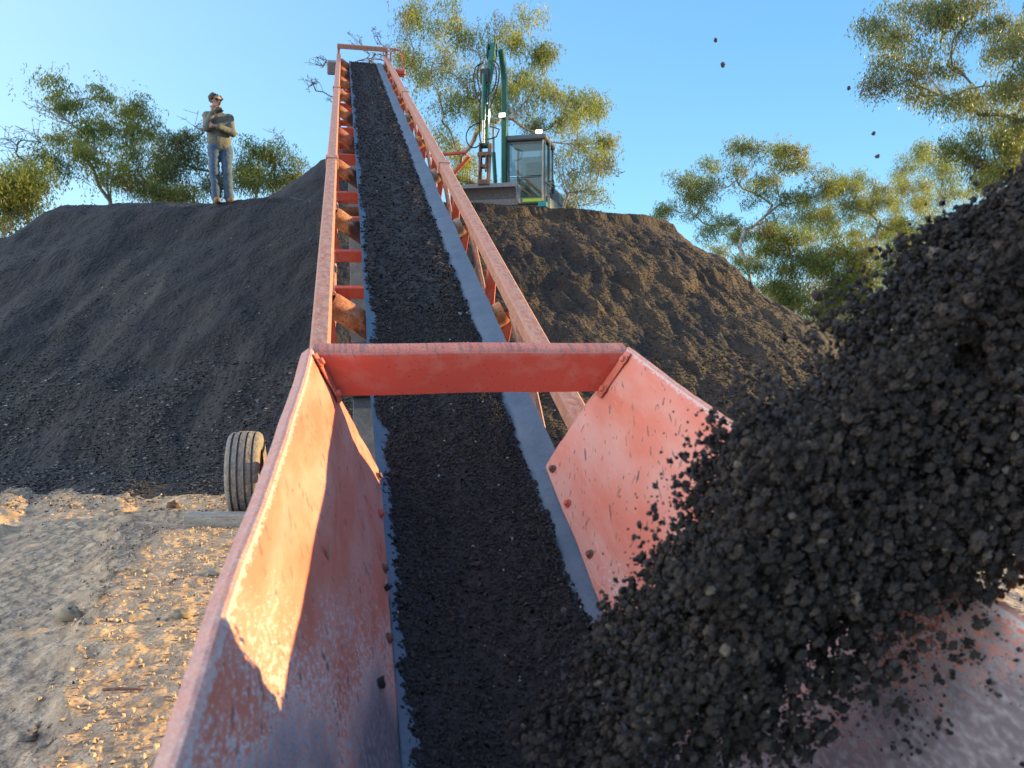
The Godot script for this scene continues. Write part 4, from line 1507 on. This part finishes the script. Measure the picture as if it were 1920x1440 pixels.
	for q in [[ar, tr], [al, tl]]:
		g = Mesher.new()
		nets(g, [[q[0] + Vector3(0, .03, 0), q[0] + Vector3(0, -.02, 0), .062, .058], [q[0] + Vector3(0, -.025, 0), q[1], .055, .046]], .010, .015)
		put("boot", g.mesh(), mat(rgb(.20, .115, .06), .8), o)
	# curly hair and sunglasses
	g = Mesher.new()
	var hair := []
	var r := RandomNumberGenerator.new()
	r.seed = 5
	for i in 64:
		var a := r.randf_range(-2.6, 2.6)
		var up := r.randf_range(-.45, 1.0)
		var d := (-face * cos(a) + sid * sin(a)) * sqrt(1 - up * up * .9) + Vector3.UP * up
		if d.dot(face) > .55 and up < .62: continue
		var p: Vector3 = hb.call(-.008, .035, 0) + d.normalized() * .090
		hair.append([p, p + Vector3(r.randfn(), r.randfn(), r.randfn()) * .008, .022, .018])
	nets(g, hair, .008, .010)
	put("hair", g.mesh(), mat(rgb(.075, .05, .03), .9), o)
	g = Mesher.new()
	for s in [-1.0, 1.0]:
		nets(g, [[hb.call(.090, .020, s * .020), hb.call(.080, .020, s * .050), .018, .016]], .006, .006)
		g.tube([hb.call(.078, .026, s * .06), hb.call(.0, .024, s * .088)], [.005, .005], 6)
	put("sunglasses", g.mesh(), mat(rgb(.015, .015, .018), .15), o)

# ------------------------------------------------------------------ gum trees
func leaf_clump(sd: int, count: int, spread: float) -> ArrayMesh:       # drooping narrow leaves on short twigs
	var r := RandomNumberGenerator.new()
	r.seed = sd
	var g := Mesher.new()
	var twig := Vector3.ZERO
	var dir := Vector3.DOWN
	for i in count:
		if i % 6 == 0:
			twig = Vector3(r.randfn() * .42, r.randfn() * .26 + .1, r.randfn() * .42) * spread
			dir = Vector3(r.randf_range(-1, 1), r.randf_range(-.5, .5), r.randf_range(-1, 1)).normalized()
		var p := twig + dir * (.05 * (i % 6)) + Vector3(0, -.012 * (i % 6) * (i % 6), 0)
		var d := Vector3(r.randf_range(-.8, .8), -1.0 + r.randf_range(-.3, .55), r.randf_range(-.8, .8)).normalized()
		var L := r.randf_range(.065, .13)
		var side := d.cross(Vector3(r.randf_range(-1, 1), r.randf_range(-.4, .4), r.randf_range(-1, 1))).normalized()
		var w := L * r.randf_range(.11, .16)
		var nn := side.cross(d).normalized()
		g.col = Color.WHITE * r.randf_range(.72, 1.12)
		var a := g.vert(p, nn)
		var b := g.vert(p + d * L * .45 + side * w, nn)
		var c := g.vert(p + d * L * .45 - side * w, nn)
		var e := g.vert(p + d * L + nn * L * .12, nn)
		g.tri(a, c, b); g.tri(c, e, b)
	return g.mesh()

func grow(t: Dictionary) -> void:
	var r := RandomNumberGenerator.new()
	r.seed = 900 + t.seed
	var at: Vector3 = t.at
	var o := thing("gum_tree" if t.lobes.size() > 9 or t.dense < 1.35 else "sapling", t.label, "tree", at, -atan2(at.x, -at.z), t.group)
	if t.dense > 1.35: o.set_meta("category", "sapling" if t.lobes.size() > 5 else "bush")
	var pos: Array[Vector3] = []
	var par: Array[int] = []
	var hang := []
	var thin := {}
	var lobes: Array = t.lobes.duplicate()
	var low := 99.0
	var wide := .5
	for l in lobes:
		low = minf(low, l[1] - absf(l[2]))
		wide = maxf(wide, absf(l[0]))
	for sx in t.stems:                                    # stems leave the ground together and lean apart
		var z: float = r.randf_range(-.4, .4)
		var last := -1
		var n := 5
		var hgt: float = maxf(low * r.randf_range(.75, 1.0), 1.2)
		for i in n + 1:
			var k := float(i) / n
			pos.append(Vector3(sx * .35 + sx * t.lean * k * k + r.randf_range(-.05, .05) * k, hgt * k - .2, z * .4 + z * 1.6 * k))
			par.append(last)
			last = pos.size() - 1
	lobes.sort_custom(func(a, b): return Vector2(a[0], a[1] - low).length() < Vector2(b[0], b[1] - low).length())
	var deep := minf(wide * .75, 2.6)
	for l in lobes:
		var rad: float = absf(l[2])
		var goal := Vector3(l[0], l[1] - rad * .25, r.randf_range(-deep, deep) * .8)
		var near := 0
		var best := 1e9
		for i in pos.size():
			if par[i] < 0: continue
			var d := goal - pos[i]
			var cost := d.length() + maxf(0.0, -d.y) * 1.2 + pos[i].y * -.16
			if cost < best:
				best = cost
				near = i
		var from := pos[near]
		var pd := (from - pos[par[near]]).normalized()
		var len := from.distance_to(goal)
		var mid := from + pd * len * .42 + Vector3(0, len * .06, 0)
		var steps := clampi(int(len / .35), 3, 14)
		var last := near
		for i in range(1, steps + 1):
			var k := float(i) / steps
			var p := from.lerp(mid, k).lerp(mid.lerp(goal, k), k)
			if i < steps: p += Vector3(r.randfn(), r.randfn(), r.randfn()) * minf(.05 + len * .012, .11)
			pos.append(p); par.append(last)
			last = pos.size() - 1
		# twigs that carry the leaves
		var bare: bool = l[2] < 0
		var n: int = 7 if bare else int(clampf(2.6 + rad * 5.4 * t.dense, 4, 10))
		for i in n:
			var q := Vector3(r.randfn(), r.randfn() * .8 + .15, r.randfn()).normalized() * rad * (1.5 if bare else pow(r.randf(), .6) * 1.05)
			var tip := goal + q + Vector3(0, rad * .25, 0)
			var root := last - r.randi_range(0, mini(2, steps - 1))
			var a := pos[root]
			var m := a.lerp(tip, .5) + Vector3(r.randfn(), absf(r.randfn()) * .8, r.randfn()) * rad * .18
			pos.append(m); par.append(root)
			pos.append(tip); par.append(pos.size() - 2)
			if bare:
				thin[pos.size() - 1] = true
				for j in 3:
					pos.append(tip + Vector3(r.randfn(), r.randf() * .9, r.randfn()) * rad * .6); par.append(pos.size() - 2 - j); thin[pos.size() - 1] = true
			else:
				hang.append(tip)
				if r.randf() < .35: hang.append(m)
	# thickness: each limb carries the area of what grows from it
	var area: Array[float] = []
	area.resize(pos.size())
	area.fill(0.0)
	for i in range(pos.size() - 1, -1, -1):
		if area[i] == 0.0: area[i] = .0058 * .0058 if not thin.has(i) else .0028 * .0028
		if par[i] >= 0: area[par[i]] += area[i]
	var g := Mesher.new()
	for i in pos.size():
		if par[i] < 0: continue
		var ra := clampf(pow(area[par[i]], .5) * 1.2, .008, .24)
		var rb := clampf(pow(area[i], .5) * 1.2, .007, .24)
		if par[par[i]] >= 0: ra = minf(ra, rb * 1.35)
		g.tube([pos[par[i]], pos[i]], [ra, rb], 5 if rb < .03 else 7, false, .3)
	put("trunk", g.mesh(), M.bark if t.leaf != 1 else M.bark_dark, o)
	if hang.is_empty(): return
	var tones: Array = [
		[Color(0.189, 0.232, 0.043), Color(0.354, 0.342, 0.061)],
		[Color(0.159, 0.189, 0.073), Color(0.256, 0.262, 0.098)],
		[Color(0.135, 0.19, 0.045), Color(0.25, 0.26, 0.06)],
		[Color(0.152, 0.201, 0.049), Color(0.281, 0.287, 0.067)],
		[Color(0.159, 0.201, 0.043), Color(0.281, 0.262, 0.055)]][t.leaf]
	var xf := []
	var cs := []
	var tone := noise(60 + t.seed, .5, 2)
	for h in hang:
		var reps := 2 if t.dense > 1.35 or r.randf() < .6 else 1
		for k in reps:
			var p: Vector3 = h + Vector3(r.randfn(), r.randfn() * .7, r.randfn()) * .12
			var b := Basis(Vector3.UP, r.randf() * TAU).scaled(Vector3.ONE * r.randf_range(.8, 1.25))
			xf.append(Transform3D(b, p))
			var w := clampf(.45 + tone.get_noise_3dv(p) * 1.1 + r.randf_range(-.25, .25), 0, 1)
			var c: Color = tones[0].lerp(tones[1], w)
			if r.randf() < .04: c = Color(.20, .115, .04)
			cs.append(c)
	scatter("crown", leaf_clump(t.seed, 135, .47), M.leaf, xf, cs, o)

func build_trees() -> void:
	M.leaf = mat(Color.WHITE, .5)
	M.leaf.vertex_color_use_as_albedo = true
	M.leaf.cull_mode = BaseMaterial3D.CULL_DISABLED
	M.leaf.backlight_enabled = true
	M.leaf.backlight = Color(1.0, 1.0, .75)
	M.bark = tri_mat(mottled(256, 81, rgb(.36, .30, .25), rgb(.55, .48, .41), rgb(.17, .12, .10), .35, .02, .07), .8, .9)
	M.bark_dark = tri_mat(mottled(256, 83, rgb(.17, .145, .125), rgb(.29, .25, .22), rgb(.09, .075, .065), .35, .02, .07), .8, .9)
	var grove := [
		{"label": "tall yellow green gum with many pale forked stems, left of the person", "group": "gum trees beyond the heap on the left", "at": Vector3(-14.3, 0, -26.0), "seed": 1, "stems": [-.7, -.2, .3, .6], "lean": .5, "leaf": 0, "dense": 1.15,
			"lobes": [[-1, 8.9, 0.47], [-1.1, 8.1, 0.47], [-0.6, 8.8, 0.42], [0.4, 9.2, 0.38], [0.9, 9, 0.53], [-0.1, 8, 0.47], [0.6, 8.3, 0.53], [1.3, 8.4, 0.66], [1.8, 8.3, 0.42], [1.1, 7.5, 0.8], [2, 7.3, 0.47], [0.7, 7.2, 0.76], [1.7, 6.7, 0.66], [-0.3, 7.2, 0.53], [-0.5, 7.7, 0.42], [1.3, 6.5, 0.66], [0.4, 6.5, 0.53], [-1.5, 8.4, -0.19], [-0.2, 9.1, -0.15], [-1, 9.4, 0.23], [1.5, 8.9, 0.38], [0, 8.6, 0.42]]},
		{"label": "mostly bare grey gum with thin twisting branches at the far left edge", "group": "gum trees beyond the heap on the left", "at": Vector3(-15.2, 0, -24.0), "seed": 2, "stems": [-.2, .2], "lean": .4, "leaf": 1, "dense": .5,
			"lobes": [[-0.6, 7.4, -0.21], [-0.3, 7.2, -0.24], [-0, 7.3, -0.24], [0.3, 7.6, -0.21], [-0.5, 6.7, -0.24], [0.1, 6.7, -0.24], [0.5, 6.8, 0.24], [-0.2, 6.4, 0.31], [0.8, 6.5, 0.24]]},
		{"label": "low bushy dull green gum in the far left corner of the view", "group": "gum trees beyond the heap on the left", "at": Vector3(-14.7, 0, -22.0), "seed": 3, "stems": [-.3, .2], "lean": .3, "leaf": 2, "dense": 1.3,
			"lobes": [[0.1, 5.6, 0.54], [0.4, 5.6, 0.48], [0.8, 6, 0.42], [0.2, 5, 0.54], [0.6, 5.3, 0.42], [-0.3, 5.2, 0.56], [0.9, 5.7, 0.29], [-0.1, 4.5, 0.48], [-0.6, 5.6, 0.48]]},
		{"label": "grey open crowned gum with dark arching limbs just left of the person", "group": "gum trees beyond the heap on the left", "at": Vector3(-10.9, 0, -27.0), "seed": 4, "stems": [-.2, .4], "lean": .5, "leaf": 1, "dense": .8,
			"lobes": [[-0.9, 7.8, 0.43], [-0.5, 8, 0.39], [-1.2, 7.5, 0.39], [-0.2, 7.4, 0.47], [-1, 6.9, 0.43], [-0.6, 6.5, 0.71], [0.1, 6.4, 0.59], [-1.3, 6.7, 0.47], [-0.2, 8.4, -0.24], [0.1, 8.3, -0.2], [0.4, 6.8, 0.47], [-0.7, 7.3, 0.39]]},
		{"label": "rounded olive brown gum with dark crooked trunks just right of the person", "group": "gum trees beyond the heap on the left", "at": Vector3(-9.3, 0, -27.0), "seed": 5, "stems": [-.4, .2, .6], "lean": .4, "leaf": 3, "dense": 1.1,
			"lobes": [[-0.2, 7.1, 0.47], [0.2, 7.6, 0.35], [-0.3, 6.6, 0.51], [0.6, 7.4, 0.47], [1, 7.5, 0.39], [1.4, 7.2, 0.35], [1, 6.8, 0.63], [1.6, 6.8, 0.28], [0.2, 6.5, 0.55], [0.5, 7.9, -0.2], [0.8, 8.1, -0.2], [1.3, 6.6, 0.39], [0.1, 6.9, 0.43]]},
		{"label": "low green bush showing over the crest between the person and the tall yellow gum", "group": "gum trees beyond the heap on the left", "at": Vector3(-11.9, 0, -25.0), "seed": 6, "stems": [-.3, .3], "lean": .3, "leaf": 2, "dense": 1.4,
			"lobes": [[-0.2, 6, 0.33], [0.3, 6.1, 0.29], [0.6, 5.9, 0.33], [1, 5.9, 0.26]]},
		{"label": "tallest spreading gum with pale limbs rising behind the conveyor and green boom", "group": "gum trees behind the excavator", "at": Vector3(-0.6, 0, -30.0), "seed": 7, "stems": [-1.2, -.4, .5, 1.0], "lean": 1.6, "leaf": 0, "dense": 1.15,
			"lobes": [[-2.9, 13.5, 0.7], [-3.1, 12.6, 0.7], [-1.9, 13.2, 0.57], [-2, 12.1, 0.83], [-3.4, 11.5, 0.48], [-1.2, 12.3, 0.61], [-2.7, 10.7, 0.83], [-1.4, 11.1, 0.83], [-0.6, 11.7, 0.61], [-1.7, 9.9, 0.92], [-2.1, 9, 0.83], [-1.2, 8.4, 0.92], [-1.9, 7.5, 0.74], [-0.8, 7.3, 0.61], [-2.7, 11.6, 0.66], [0.6, 12.5, 0.57], [1.2, 12.6, 0.35], [0.2, 12.3, 0.44], [1.5, 11.9, 0.48], [1, 11.4, 0.61], [0.5, 10.7, 0.79], [1.8, 11.8, 0.39], [2.1, 11.1, 0.35], [1.5, 10.4, 0.61], [2.3, 10.3, 0.52], [3, 10.5, 0.74], [3.8, 10.3, 0.39], [2.5, 9.5, 0.48], [3.4, 9.8, 0.39], [4.1, 10.2, 0.26], [2.8, 9.2, 0.39], [4.2, 8.7, 0.22], [0.6, 9.7, 0.61], [-0.4, 9.3, 0.7], [1.5, 9.3, 0.57], [3.3, 8, 0.35], [4, 7.5, 0.17], [-2.3, 13.4, 0.57], [-3.5, 12.1, 0.44], [-1, 10.4, 0.66], [0, 10.2, 0.57]]},
		{"label": "half bare leaning gum with forked dead limbs to the right of the green cab", "group": "gum trees behind the excavator", "at": Vector3(1.3, 0, -27.0), "seed": 8, "stems": [-.1, .3], "lean": .9, "leaf": 1, "dense": .7,
			"lobes": [[1, 5.9, 0.39], [1.5, 6, 0.28], [0.5, 6.5, -0.24], [1.9, 7, -0.16], [2.5, 6.9, -0.1], [1.5, 6.5, -0.16], [1.9, 6, -0.12], [0.9, 7, 0.28], [1.3, 8, 0.24], [0.5, 7.2, 0.28], [1.7, 7.3, 0.18], [0.7, 7.7, -0.2], [0.4, 5.9, 0.35]]},
		{"label": "dead leafless tree with fine bare twigs behind the conveyor head", "group": "gum trees behind the excavator", "at": Vector3(-5.4, 0, -28.0), "seed": 9, "stems": [-.1], "lean": .3, "leaf": 1, "dense": .1,
			"lobes": [[-1.9, 10, -0.16], [-1.6, 10.5, -0.16], [-1.3, 10.9, -0.16], [-1.8, 10.2, -0.16], [-1.1, 9.8, -0.18], [0.4, 12, -0.16], [0.7, 11.9, -0.16], [1, 11.7, -0.16], [0.2, 11.2, -0.18], [-0.3, 11.5, -0.16], [-0.6, 10.7, -0.16], [0.6, 11, -0.16], [0.4, 11.5, -0.18]]},
		{"label": "broad domed gum with several slender trunks right of the heap", "group": "gum trees beyond the heap on the right", "at": Vector3(11.3, 0, -34.0), "seed": 10, "stems": [-1.3, -.5, .3, .9], "lean": 1.4, "leaf": 3, "dense": 1.33,
			"lobes": [[-4.4, 7.1, 0.4], [-3.8, 8, 0.5], [-3.1, 8.3, 0.64], [-2.4, 9, 0.59], [-1.3, 9.4, 0.69], [-0.5, 9.1, 0.59], [-2.4, 7.6, 0.79], [-1.1, 8.2, 0.84], [0.2, 8.3, 0.84], [0.6, 9.4, 0.64], [1.1, 9.1, 0.64], [1.5, 8.7, 0.54], [2.4, 8.2, 0.45], [2.7, 7.8, 0.35], [2.2, 7.3, 0.59], [1.1, 7.6, 0.84], [-0.3, 7.2, 0.84], [-1.6, 6.5, 0.79], [-3.1, 6.8, 0.59], [-3.4, 7.4, 0.5], [-2.3, 5.7, 0.54], [1.8, 6.4, 0.5], [0.4, 6.4, 0.59], [-4.8, 6.9, 0.25], [-0.8, 5.8, 0.45]]},
		{"label": "spreading gum with two dark curved trunks between the domed gum and the falling soil", "group": "gum trees beyond the heap on the right", "at": Vector3(17.7, 0, -36.0), "seed": 11, "stems": [-.2, .6], "lean": 1.2, "leaf": 0, "dense": 1.2,
			"lobes": [[-2.3, 7.9, 0.63], [-1.4, 7.8, 0.68], [-0.5, 8.3, 0.52], [-0.8, 7.3, 0.68], [0.2, 7.5, 0.68], [0.9, 7.9, 0.63], [1.4, 6.9, 0.68], [-0.2, 6.5, 0.63], [-1.8, 6.9, 0.73], [-2.8, 6.7, 0.63], [-2.3, 6.1, 0.58], [0.7, 6.4, 0.63], [1.7, 6.1, 0.47], [-1.2, 8.5, 0.47], [2.1, 6.6, 0.58], [-1.9, 8.4, 0.42]]},
		{"label": "wispy pale topped gum rising behind the two curved trunks", "group": "gum trees beyond the heap on the right", "at": Vector3(22.9, 0, -41.0), "seed": 12, "stems": [-.3, .3], "lean": .8, "leaf": 0, "dense": 1.1,
			"lobes": [[-1, 10.7, 0.72], [-0.1, 10.3, 0.78], [-1.5, 9.8, 0.6], [-0.3, 9.2, 0.84], [0.7, 9.4, 0.72], [-1, 11.2, 0.36], [0.3, 8.3, 0.78], [1.1, 8.5, 0.72], [-1.7, 9.1, 0.6], [-0.7, 8.3, 0.66]]},
		{"label": "big overhanging gum reaching long dark limbs in from the right edge", "group": "gum trees beyond the heap on the right", "at": Vector3(15.4, 0, -21.0), "seed": 13, "stems": [-.3, .3], "lean": .9, "leaf": 1, "dense": 1.1,
			"lobes": [[-5.1, 10.6, 0.28], [-4.8, 10.8, 0.34], [-4.3, 11, 0.37], [-3.7, 10.9, 0.31], [-4.4, 10, 0.28], [-4.6, 9.7, 0.31], [-4.1, 9.6, 0.24], [-4.7, 8.9, 0.34], [-4.9, 8.8, 0.21], [-4.2, 9.1, 0.34], [-3.9, 8.7, 0.24], [-3.6, 9.4, 0.28], [-3.2, 10.2, 0.34], [-3.1, 9.4, 0.28], [-2.8, 10.4, 0.37], [-2.7, 9.9, 0.28], [-3.3, 10.9, 0.24], [-2.3, 10.6, 0.37], [-1.8, 10.3, 0.43], [-2, 9.6, 0.37], [-1.5, 9.7, 0.37], [-1.6, 9, 0.37], [-2.7, 8.3, 0.31], [-2.9, 8, 0.21], [-2.3, 8.4, 0.31], [-2.1, 7.9, 0.37], [-1.7, 8.2, 0.4], [-1.3, 7.9, 0.43], [-1.4, 7.4, 0.37], [-0.9, 9.7, 0.52], [-0.7, 8.5, 0.52], [-0.3, 10.1, 0.55], [-0.7, 7.5, 0.52], [-0.1, 9.1, 0.52]]},
		{"label": "dense gum with hanging bunches beneath the overhanging limbs at the right edge", "group": "gum trees beyond the heap on the right", "at": Vector3(16.8, 0, -25.0), "seed": 14, "stems": [-.5, .2], "lean": .7, "leaf": 3, "dense": 1.3,
			"lobes": [[-1.9, 7.6, 0.44], [-1.4, 7.9, 0.4], [-0.9, 7.6, 0.47], [-0.4, 7.6, 0.55], [-0.3, 7, 0.51], [-1.1, 6.9, 0.47], [-1.6, 7.1, 0.33], [-0, 7.9, 0.55], [-0.6, 6.5, 0.44], [-1.2, 6.4, 0.4], [0.4, 6.9, 0.62], [0, 6.2, 0.51], [-2.2, 7.4, 0.26]]},
		{"label": "tall golden gum standing furthest back between the domed gum and the curved trunks", "group": "gum trees beyond the heap on the right", "at": Vector3(19.6, 0, -47.0), "seed": 18, "stems": [-1.5, -.4, .6, 1.6], "lean": 1.8, "leaf": 4, "dense": 1.3,
			"lobes": [[-6.8, 6.2, 1.03], [-5.6, 7.1, 0.89], [-4.4, 5.8, 1.1], [-5.4, 5.2, 1.03], [-3.5, 7.1, 0.82], [-0.9, 7, 1.03], [0.2, 8.3, 0.96], [1.5, 6.9, 1.1], [2.7, 6.5, 1.1], [1.2, 5.6, 1.16], [3, 5.3, 1.16], [4.4, 6.8, 1.03], [5.6, 6.1, 1.1], [-2.2, 7.7, 0.89], [4.5, 5.2, 1.1], [-1.6, 9, 0.75], [2, 8.3, 0.82], [3.8, 8.7, 0.82]]},
		{"label": "tall leafy green sapling against the right slope of the heap", "group": "leafy saplings along the yard edge on the right", "at": Vector3(10.7, 0, -29.0), "seed": 15, "stems": [-.3, .3], "lean": .3, "leaf": 2, "dense": 1.6,
			"lobes": [[-0.9, 4.4, 0.55], [-0.1, 4.8, 0.59], [-0.3, 3.8, 0.72], [0.7, 4.1, 0.72], [0.3, 3.1, 0.72], [-0.6, 3.1, 0.59], [-1.2, 3.8, 0.38], [-0, 2.5, 0.63], [-0.9, 5, 0.34]]},
		{"label": "bright yellow green sapling thicket right of the first leafy sapling", "group": "leafy saplings along the yard edge on the right", "at": Vector3(13.0, 0, -30.0), "seed": 16, "stems": [-.5, 0, .5], "lean": .4, "leaf": 4, "dense": 1.6,
			"lobes": [[-0.7, 4, 0.83], [0.1, 3.4, 0.83], [-0.4, 2.9, 0.83], [0.7, 3.8, 0.74], [0.6, 2.5, 0.87], [-0.6, 1.9, 0.7], [-0.2, 4.7, 0.57], [0.9, 4.4, 0.52], [0.2, 1.5, 0.66]]},
		{"label": "dark leafy thicket close to the edge of the falling soil", "group": "leafy saplings along the yard edge on the right", "at": Vector3(15.9, 0, -31.0), "seed": 17, "stems": [-.5, .5], "lean": .4, "leaf": 2, "dense": 1.6,
			"lobes": [[-0.9, 3.3, 0.81], [-0.3, 3.9, 0.81], [0.2, 2.8, 0.9], [-0.6, 2.1, 0.9], [0.7, 3.4, 0.9], [0.7, 4.5, 0.68], [0, 1.5, 0.81], [1.1, 2.3, 0.99], [0.1, 4.9, 0.59], [1.6, 3.8, 0.9]]},
	]
	for t in grove: grow(t)
	far_wood()

func far_wood() -> void:                                   # the wood that closes the view beyond the yard
	var r := RandomNumberGenerator.new()
	r.seed = 88
	var xf := []
	var cs := []
	var g := Mesher.new()
	for i in 210:
		var a := deg_to_rad(r.randf_range(-62, 62))
		var d := r.randf_range(62, 110)
		var base := Vector3(sin(a) * d, 0, -cos(a) * d)
		var hgt := r.randf_range(3.5, 7.5)
		g.tube([base, base + Vector3(r.randf_range(-.5, .5), hgt * .8, 0)], [.14, .05], 5, false)
		for k in 26:
			var p := base + Vector3(r.randfn() * 1.5, hgt * pow(r.randf(), .6), r.randfn() * 1.5)
			xf.append(Transform3D(Basis(Vector3.UP, r.randf() * TAU).scaled(Vector3.ONE * r.randf_range(2.0, 3.4)), p))
			cs.append(Color(.10, .115, .04).lerp(Color(.20, .175, .055), r.randf()))
	var o := thing("far_wood", "distant gum woodland closing the view beyond the yard", "woodland")
	put("trunk", g.mesh(), M.bark, o).set_meta("kind", "stuff")
	scatter("crown", leaf_clump(40, 60, .6), M.leaf, xf, cs, o)
	# tall dry grass at the right foot of the heap
	g = Mesher.new()
	for i in 26:
		var p := Vector3(r.randfn() * .12, 0, r.randfn() * .12)
		var d := Vector3(r.randfn() * .25, 1, r.randfn() * .25).normalized() * r.randf_range(.5, 1.3)
		var side := Vector3(r.randfn(), 0, r.randfn()).normalized() * .012
		var nn := side.cross(d).normalized()
		var b := [g.vert(p - side, nn), g.vert(p + side, nn), g.vert(p + d * .6 + side * .8, nn), g.vert(p + d * .6 - side * .8, nn), g.vert(p + d + Vector3(d.x, -.05, d.z) * .4, nn)]
		g.tri(b[0], b[2], b[1]); g.tri(b[0], b[3], b[2]); g.tri(b[3], b[4], b[2])
	xf = []
	cs = []
	for i in 1500:
		var p := Vector3(r.randf_range(8.5, 26), -.05, r.randf_range(-40, -21))
		if heap_y(p.x, p.z) > .05: continue
		xf.append(Transform3D(Basis(Vector3.UP, r.randf() * TAU).scaled(Vector3.ONE * r.randf_range(.7, 1.5)), p))
		cs.append(Color(.12, .14, .03).lerp(Color(.24, .20, .09), r.randf()))
	tag(scatter("tall_grass", g.mesh(), M.leaf, xf, cs), "tall reedy grass at the foot of the saplings on the right", "grass")

# ------------------------------------------------------------------ small things lying about
func build_small_things() -> void:
	var g := Mesher.new()
	g.box(Vector3(0, 0, 0), Vector3(1.15, .10, .13), Basis.IDENTITY, .006)
	var wood := tri_mat(mottled(256, 131, rgb(.32, .27, .21), rgb(.46, .40, .33), rgb(.13, .11, .09), .32, .02, .09), 2.0, .9)
	wood.uv1_scale = Vector3(.5, 5, 5)
	var t := put("timber_block", g.mesh(), wood, self, Vector3(-2.10, ground_y(-2.1, -6.03) + .065, -6.03))
	t.rotation.y = .02
	tag(t, "weathered timber block lying on the dirt in front of the tyre", "timber")
	var r := RandomNumberGenerator.new()
	r.seed = 141
	var list := [
		["stone", "brown rock at the toe of the heap, left of the tyre", Vector2(-3.05, -6.60), .055, Color(.17, .09, .06)],
		["stone", "pale upright stone in the sunlit dirt beside the hopper rim", Vector2(-1.93, -4.72), .050, Color(.42, .36, .27)],
		["stone", "flat tan stone lying in the middle of the sunlit dirt", Vector2(-1.84, -4.02), .055, Color(.34, .27, .19)],
		["clod", "crumbling tan clod on the shaded edge of the graded lane", Vector2(-2.51, -4.11), .065, Color(.40, .31, .20)],
		["stone", "grey flat stone in the shaded dirt at the bottom left corner", Vector2(-1.83, -2.80), .030, Color(.30, .27, .24)],
		["stone", "broad half buried stone left of the grey flat stone", Vector2(-1.98, -2.92), .035, Color(.25, .21, .17)]]
	var k := 0
	for l in list:
		var p: Vector2 = l[2]
		var m := put(l[0], lump(150 + k, 10, 14, .55), tinted(l[4]), self, Vector3(p.x, ground_y(p.x, p.y) + l[3] * .3, p.y))
		m.basis = Basis(Vector3.UP, r.randf() * TAU).scaled(Vector3(l[3], l[3] * .75, l[3] * .7))
		tag(m, l[1], l[0])
		k += 1
	g = Mesher.new()
	g.tube([Vector3(-.09, 0, 0), Vector3(-.02, .008, .006), Vector3(.09, .0, -.004)], [.006, .008, .004], 6)
	t = put("stick", g.mesh(), M.rust, self, Vector3(-1.74, ground_y(-1.74, -3.21) + .012, -3.21))
	tag(t, "short dark stick lying on the sunlit dirt", "stick")
	# a dry leaf and crumbs caught on the left plate
	var n := 0
	for q in [[2.02, .62, .020], [1.86, .18, .013], [1.62, .10, .018], [1.40, .10, .022], [1.33, .04, .026], [2.22, .06, .010]]:
		var p: Vector3 = CF * (hopper_point(-1, q[0], q[1]) + Vector3(.008, .004, 0))
		if n == 0:
			g = Mesher.new()
			var nn := (CF.basis * Vector3(.88, .47, 0)).normalized()
			var a := [Vector3(0, .026, 0), Vector3(.0, -.024, .002), Vector3(-.002, 0, .011), Vector3(-.002, .003, -.011)]
			g.face([a[0], a[2], a[1]], -nn); g.face([a[0], a[3], a[1]], -nn)
			t = put("dry_leaf", g.mesh(), mat(rgb(.36, .22, .11), .8), self, p)
			tag(t, "small dry leaf stuck on the lit upper part of the left hopper plate", "leaf")
		else:
			t = put("soil_crumb", lump(170 + n, 7, 10, .7), tinted(Color(.03, .026, .025)), self, p)
			t.basis = ruf(r, q[2] * .8)
			tag(t, ["", "small dark crumb stuck above the lower bolts on the left hopper plate", "dark crumb beside the lowest bolts of the left hopper plate", "dark crumb on the worn grey steel of the left hopper plate", "largest dark clod stuck on the worn lower edge of the left hopper plate", "tiny dark crumb on the bolt row of the left hopper plate"][n], "soil crumb", "crumbs stuck on the left hopper plate")
		n += 1
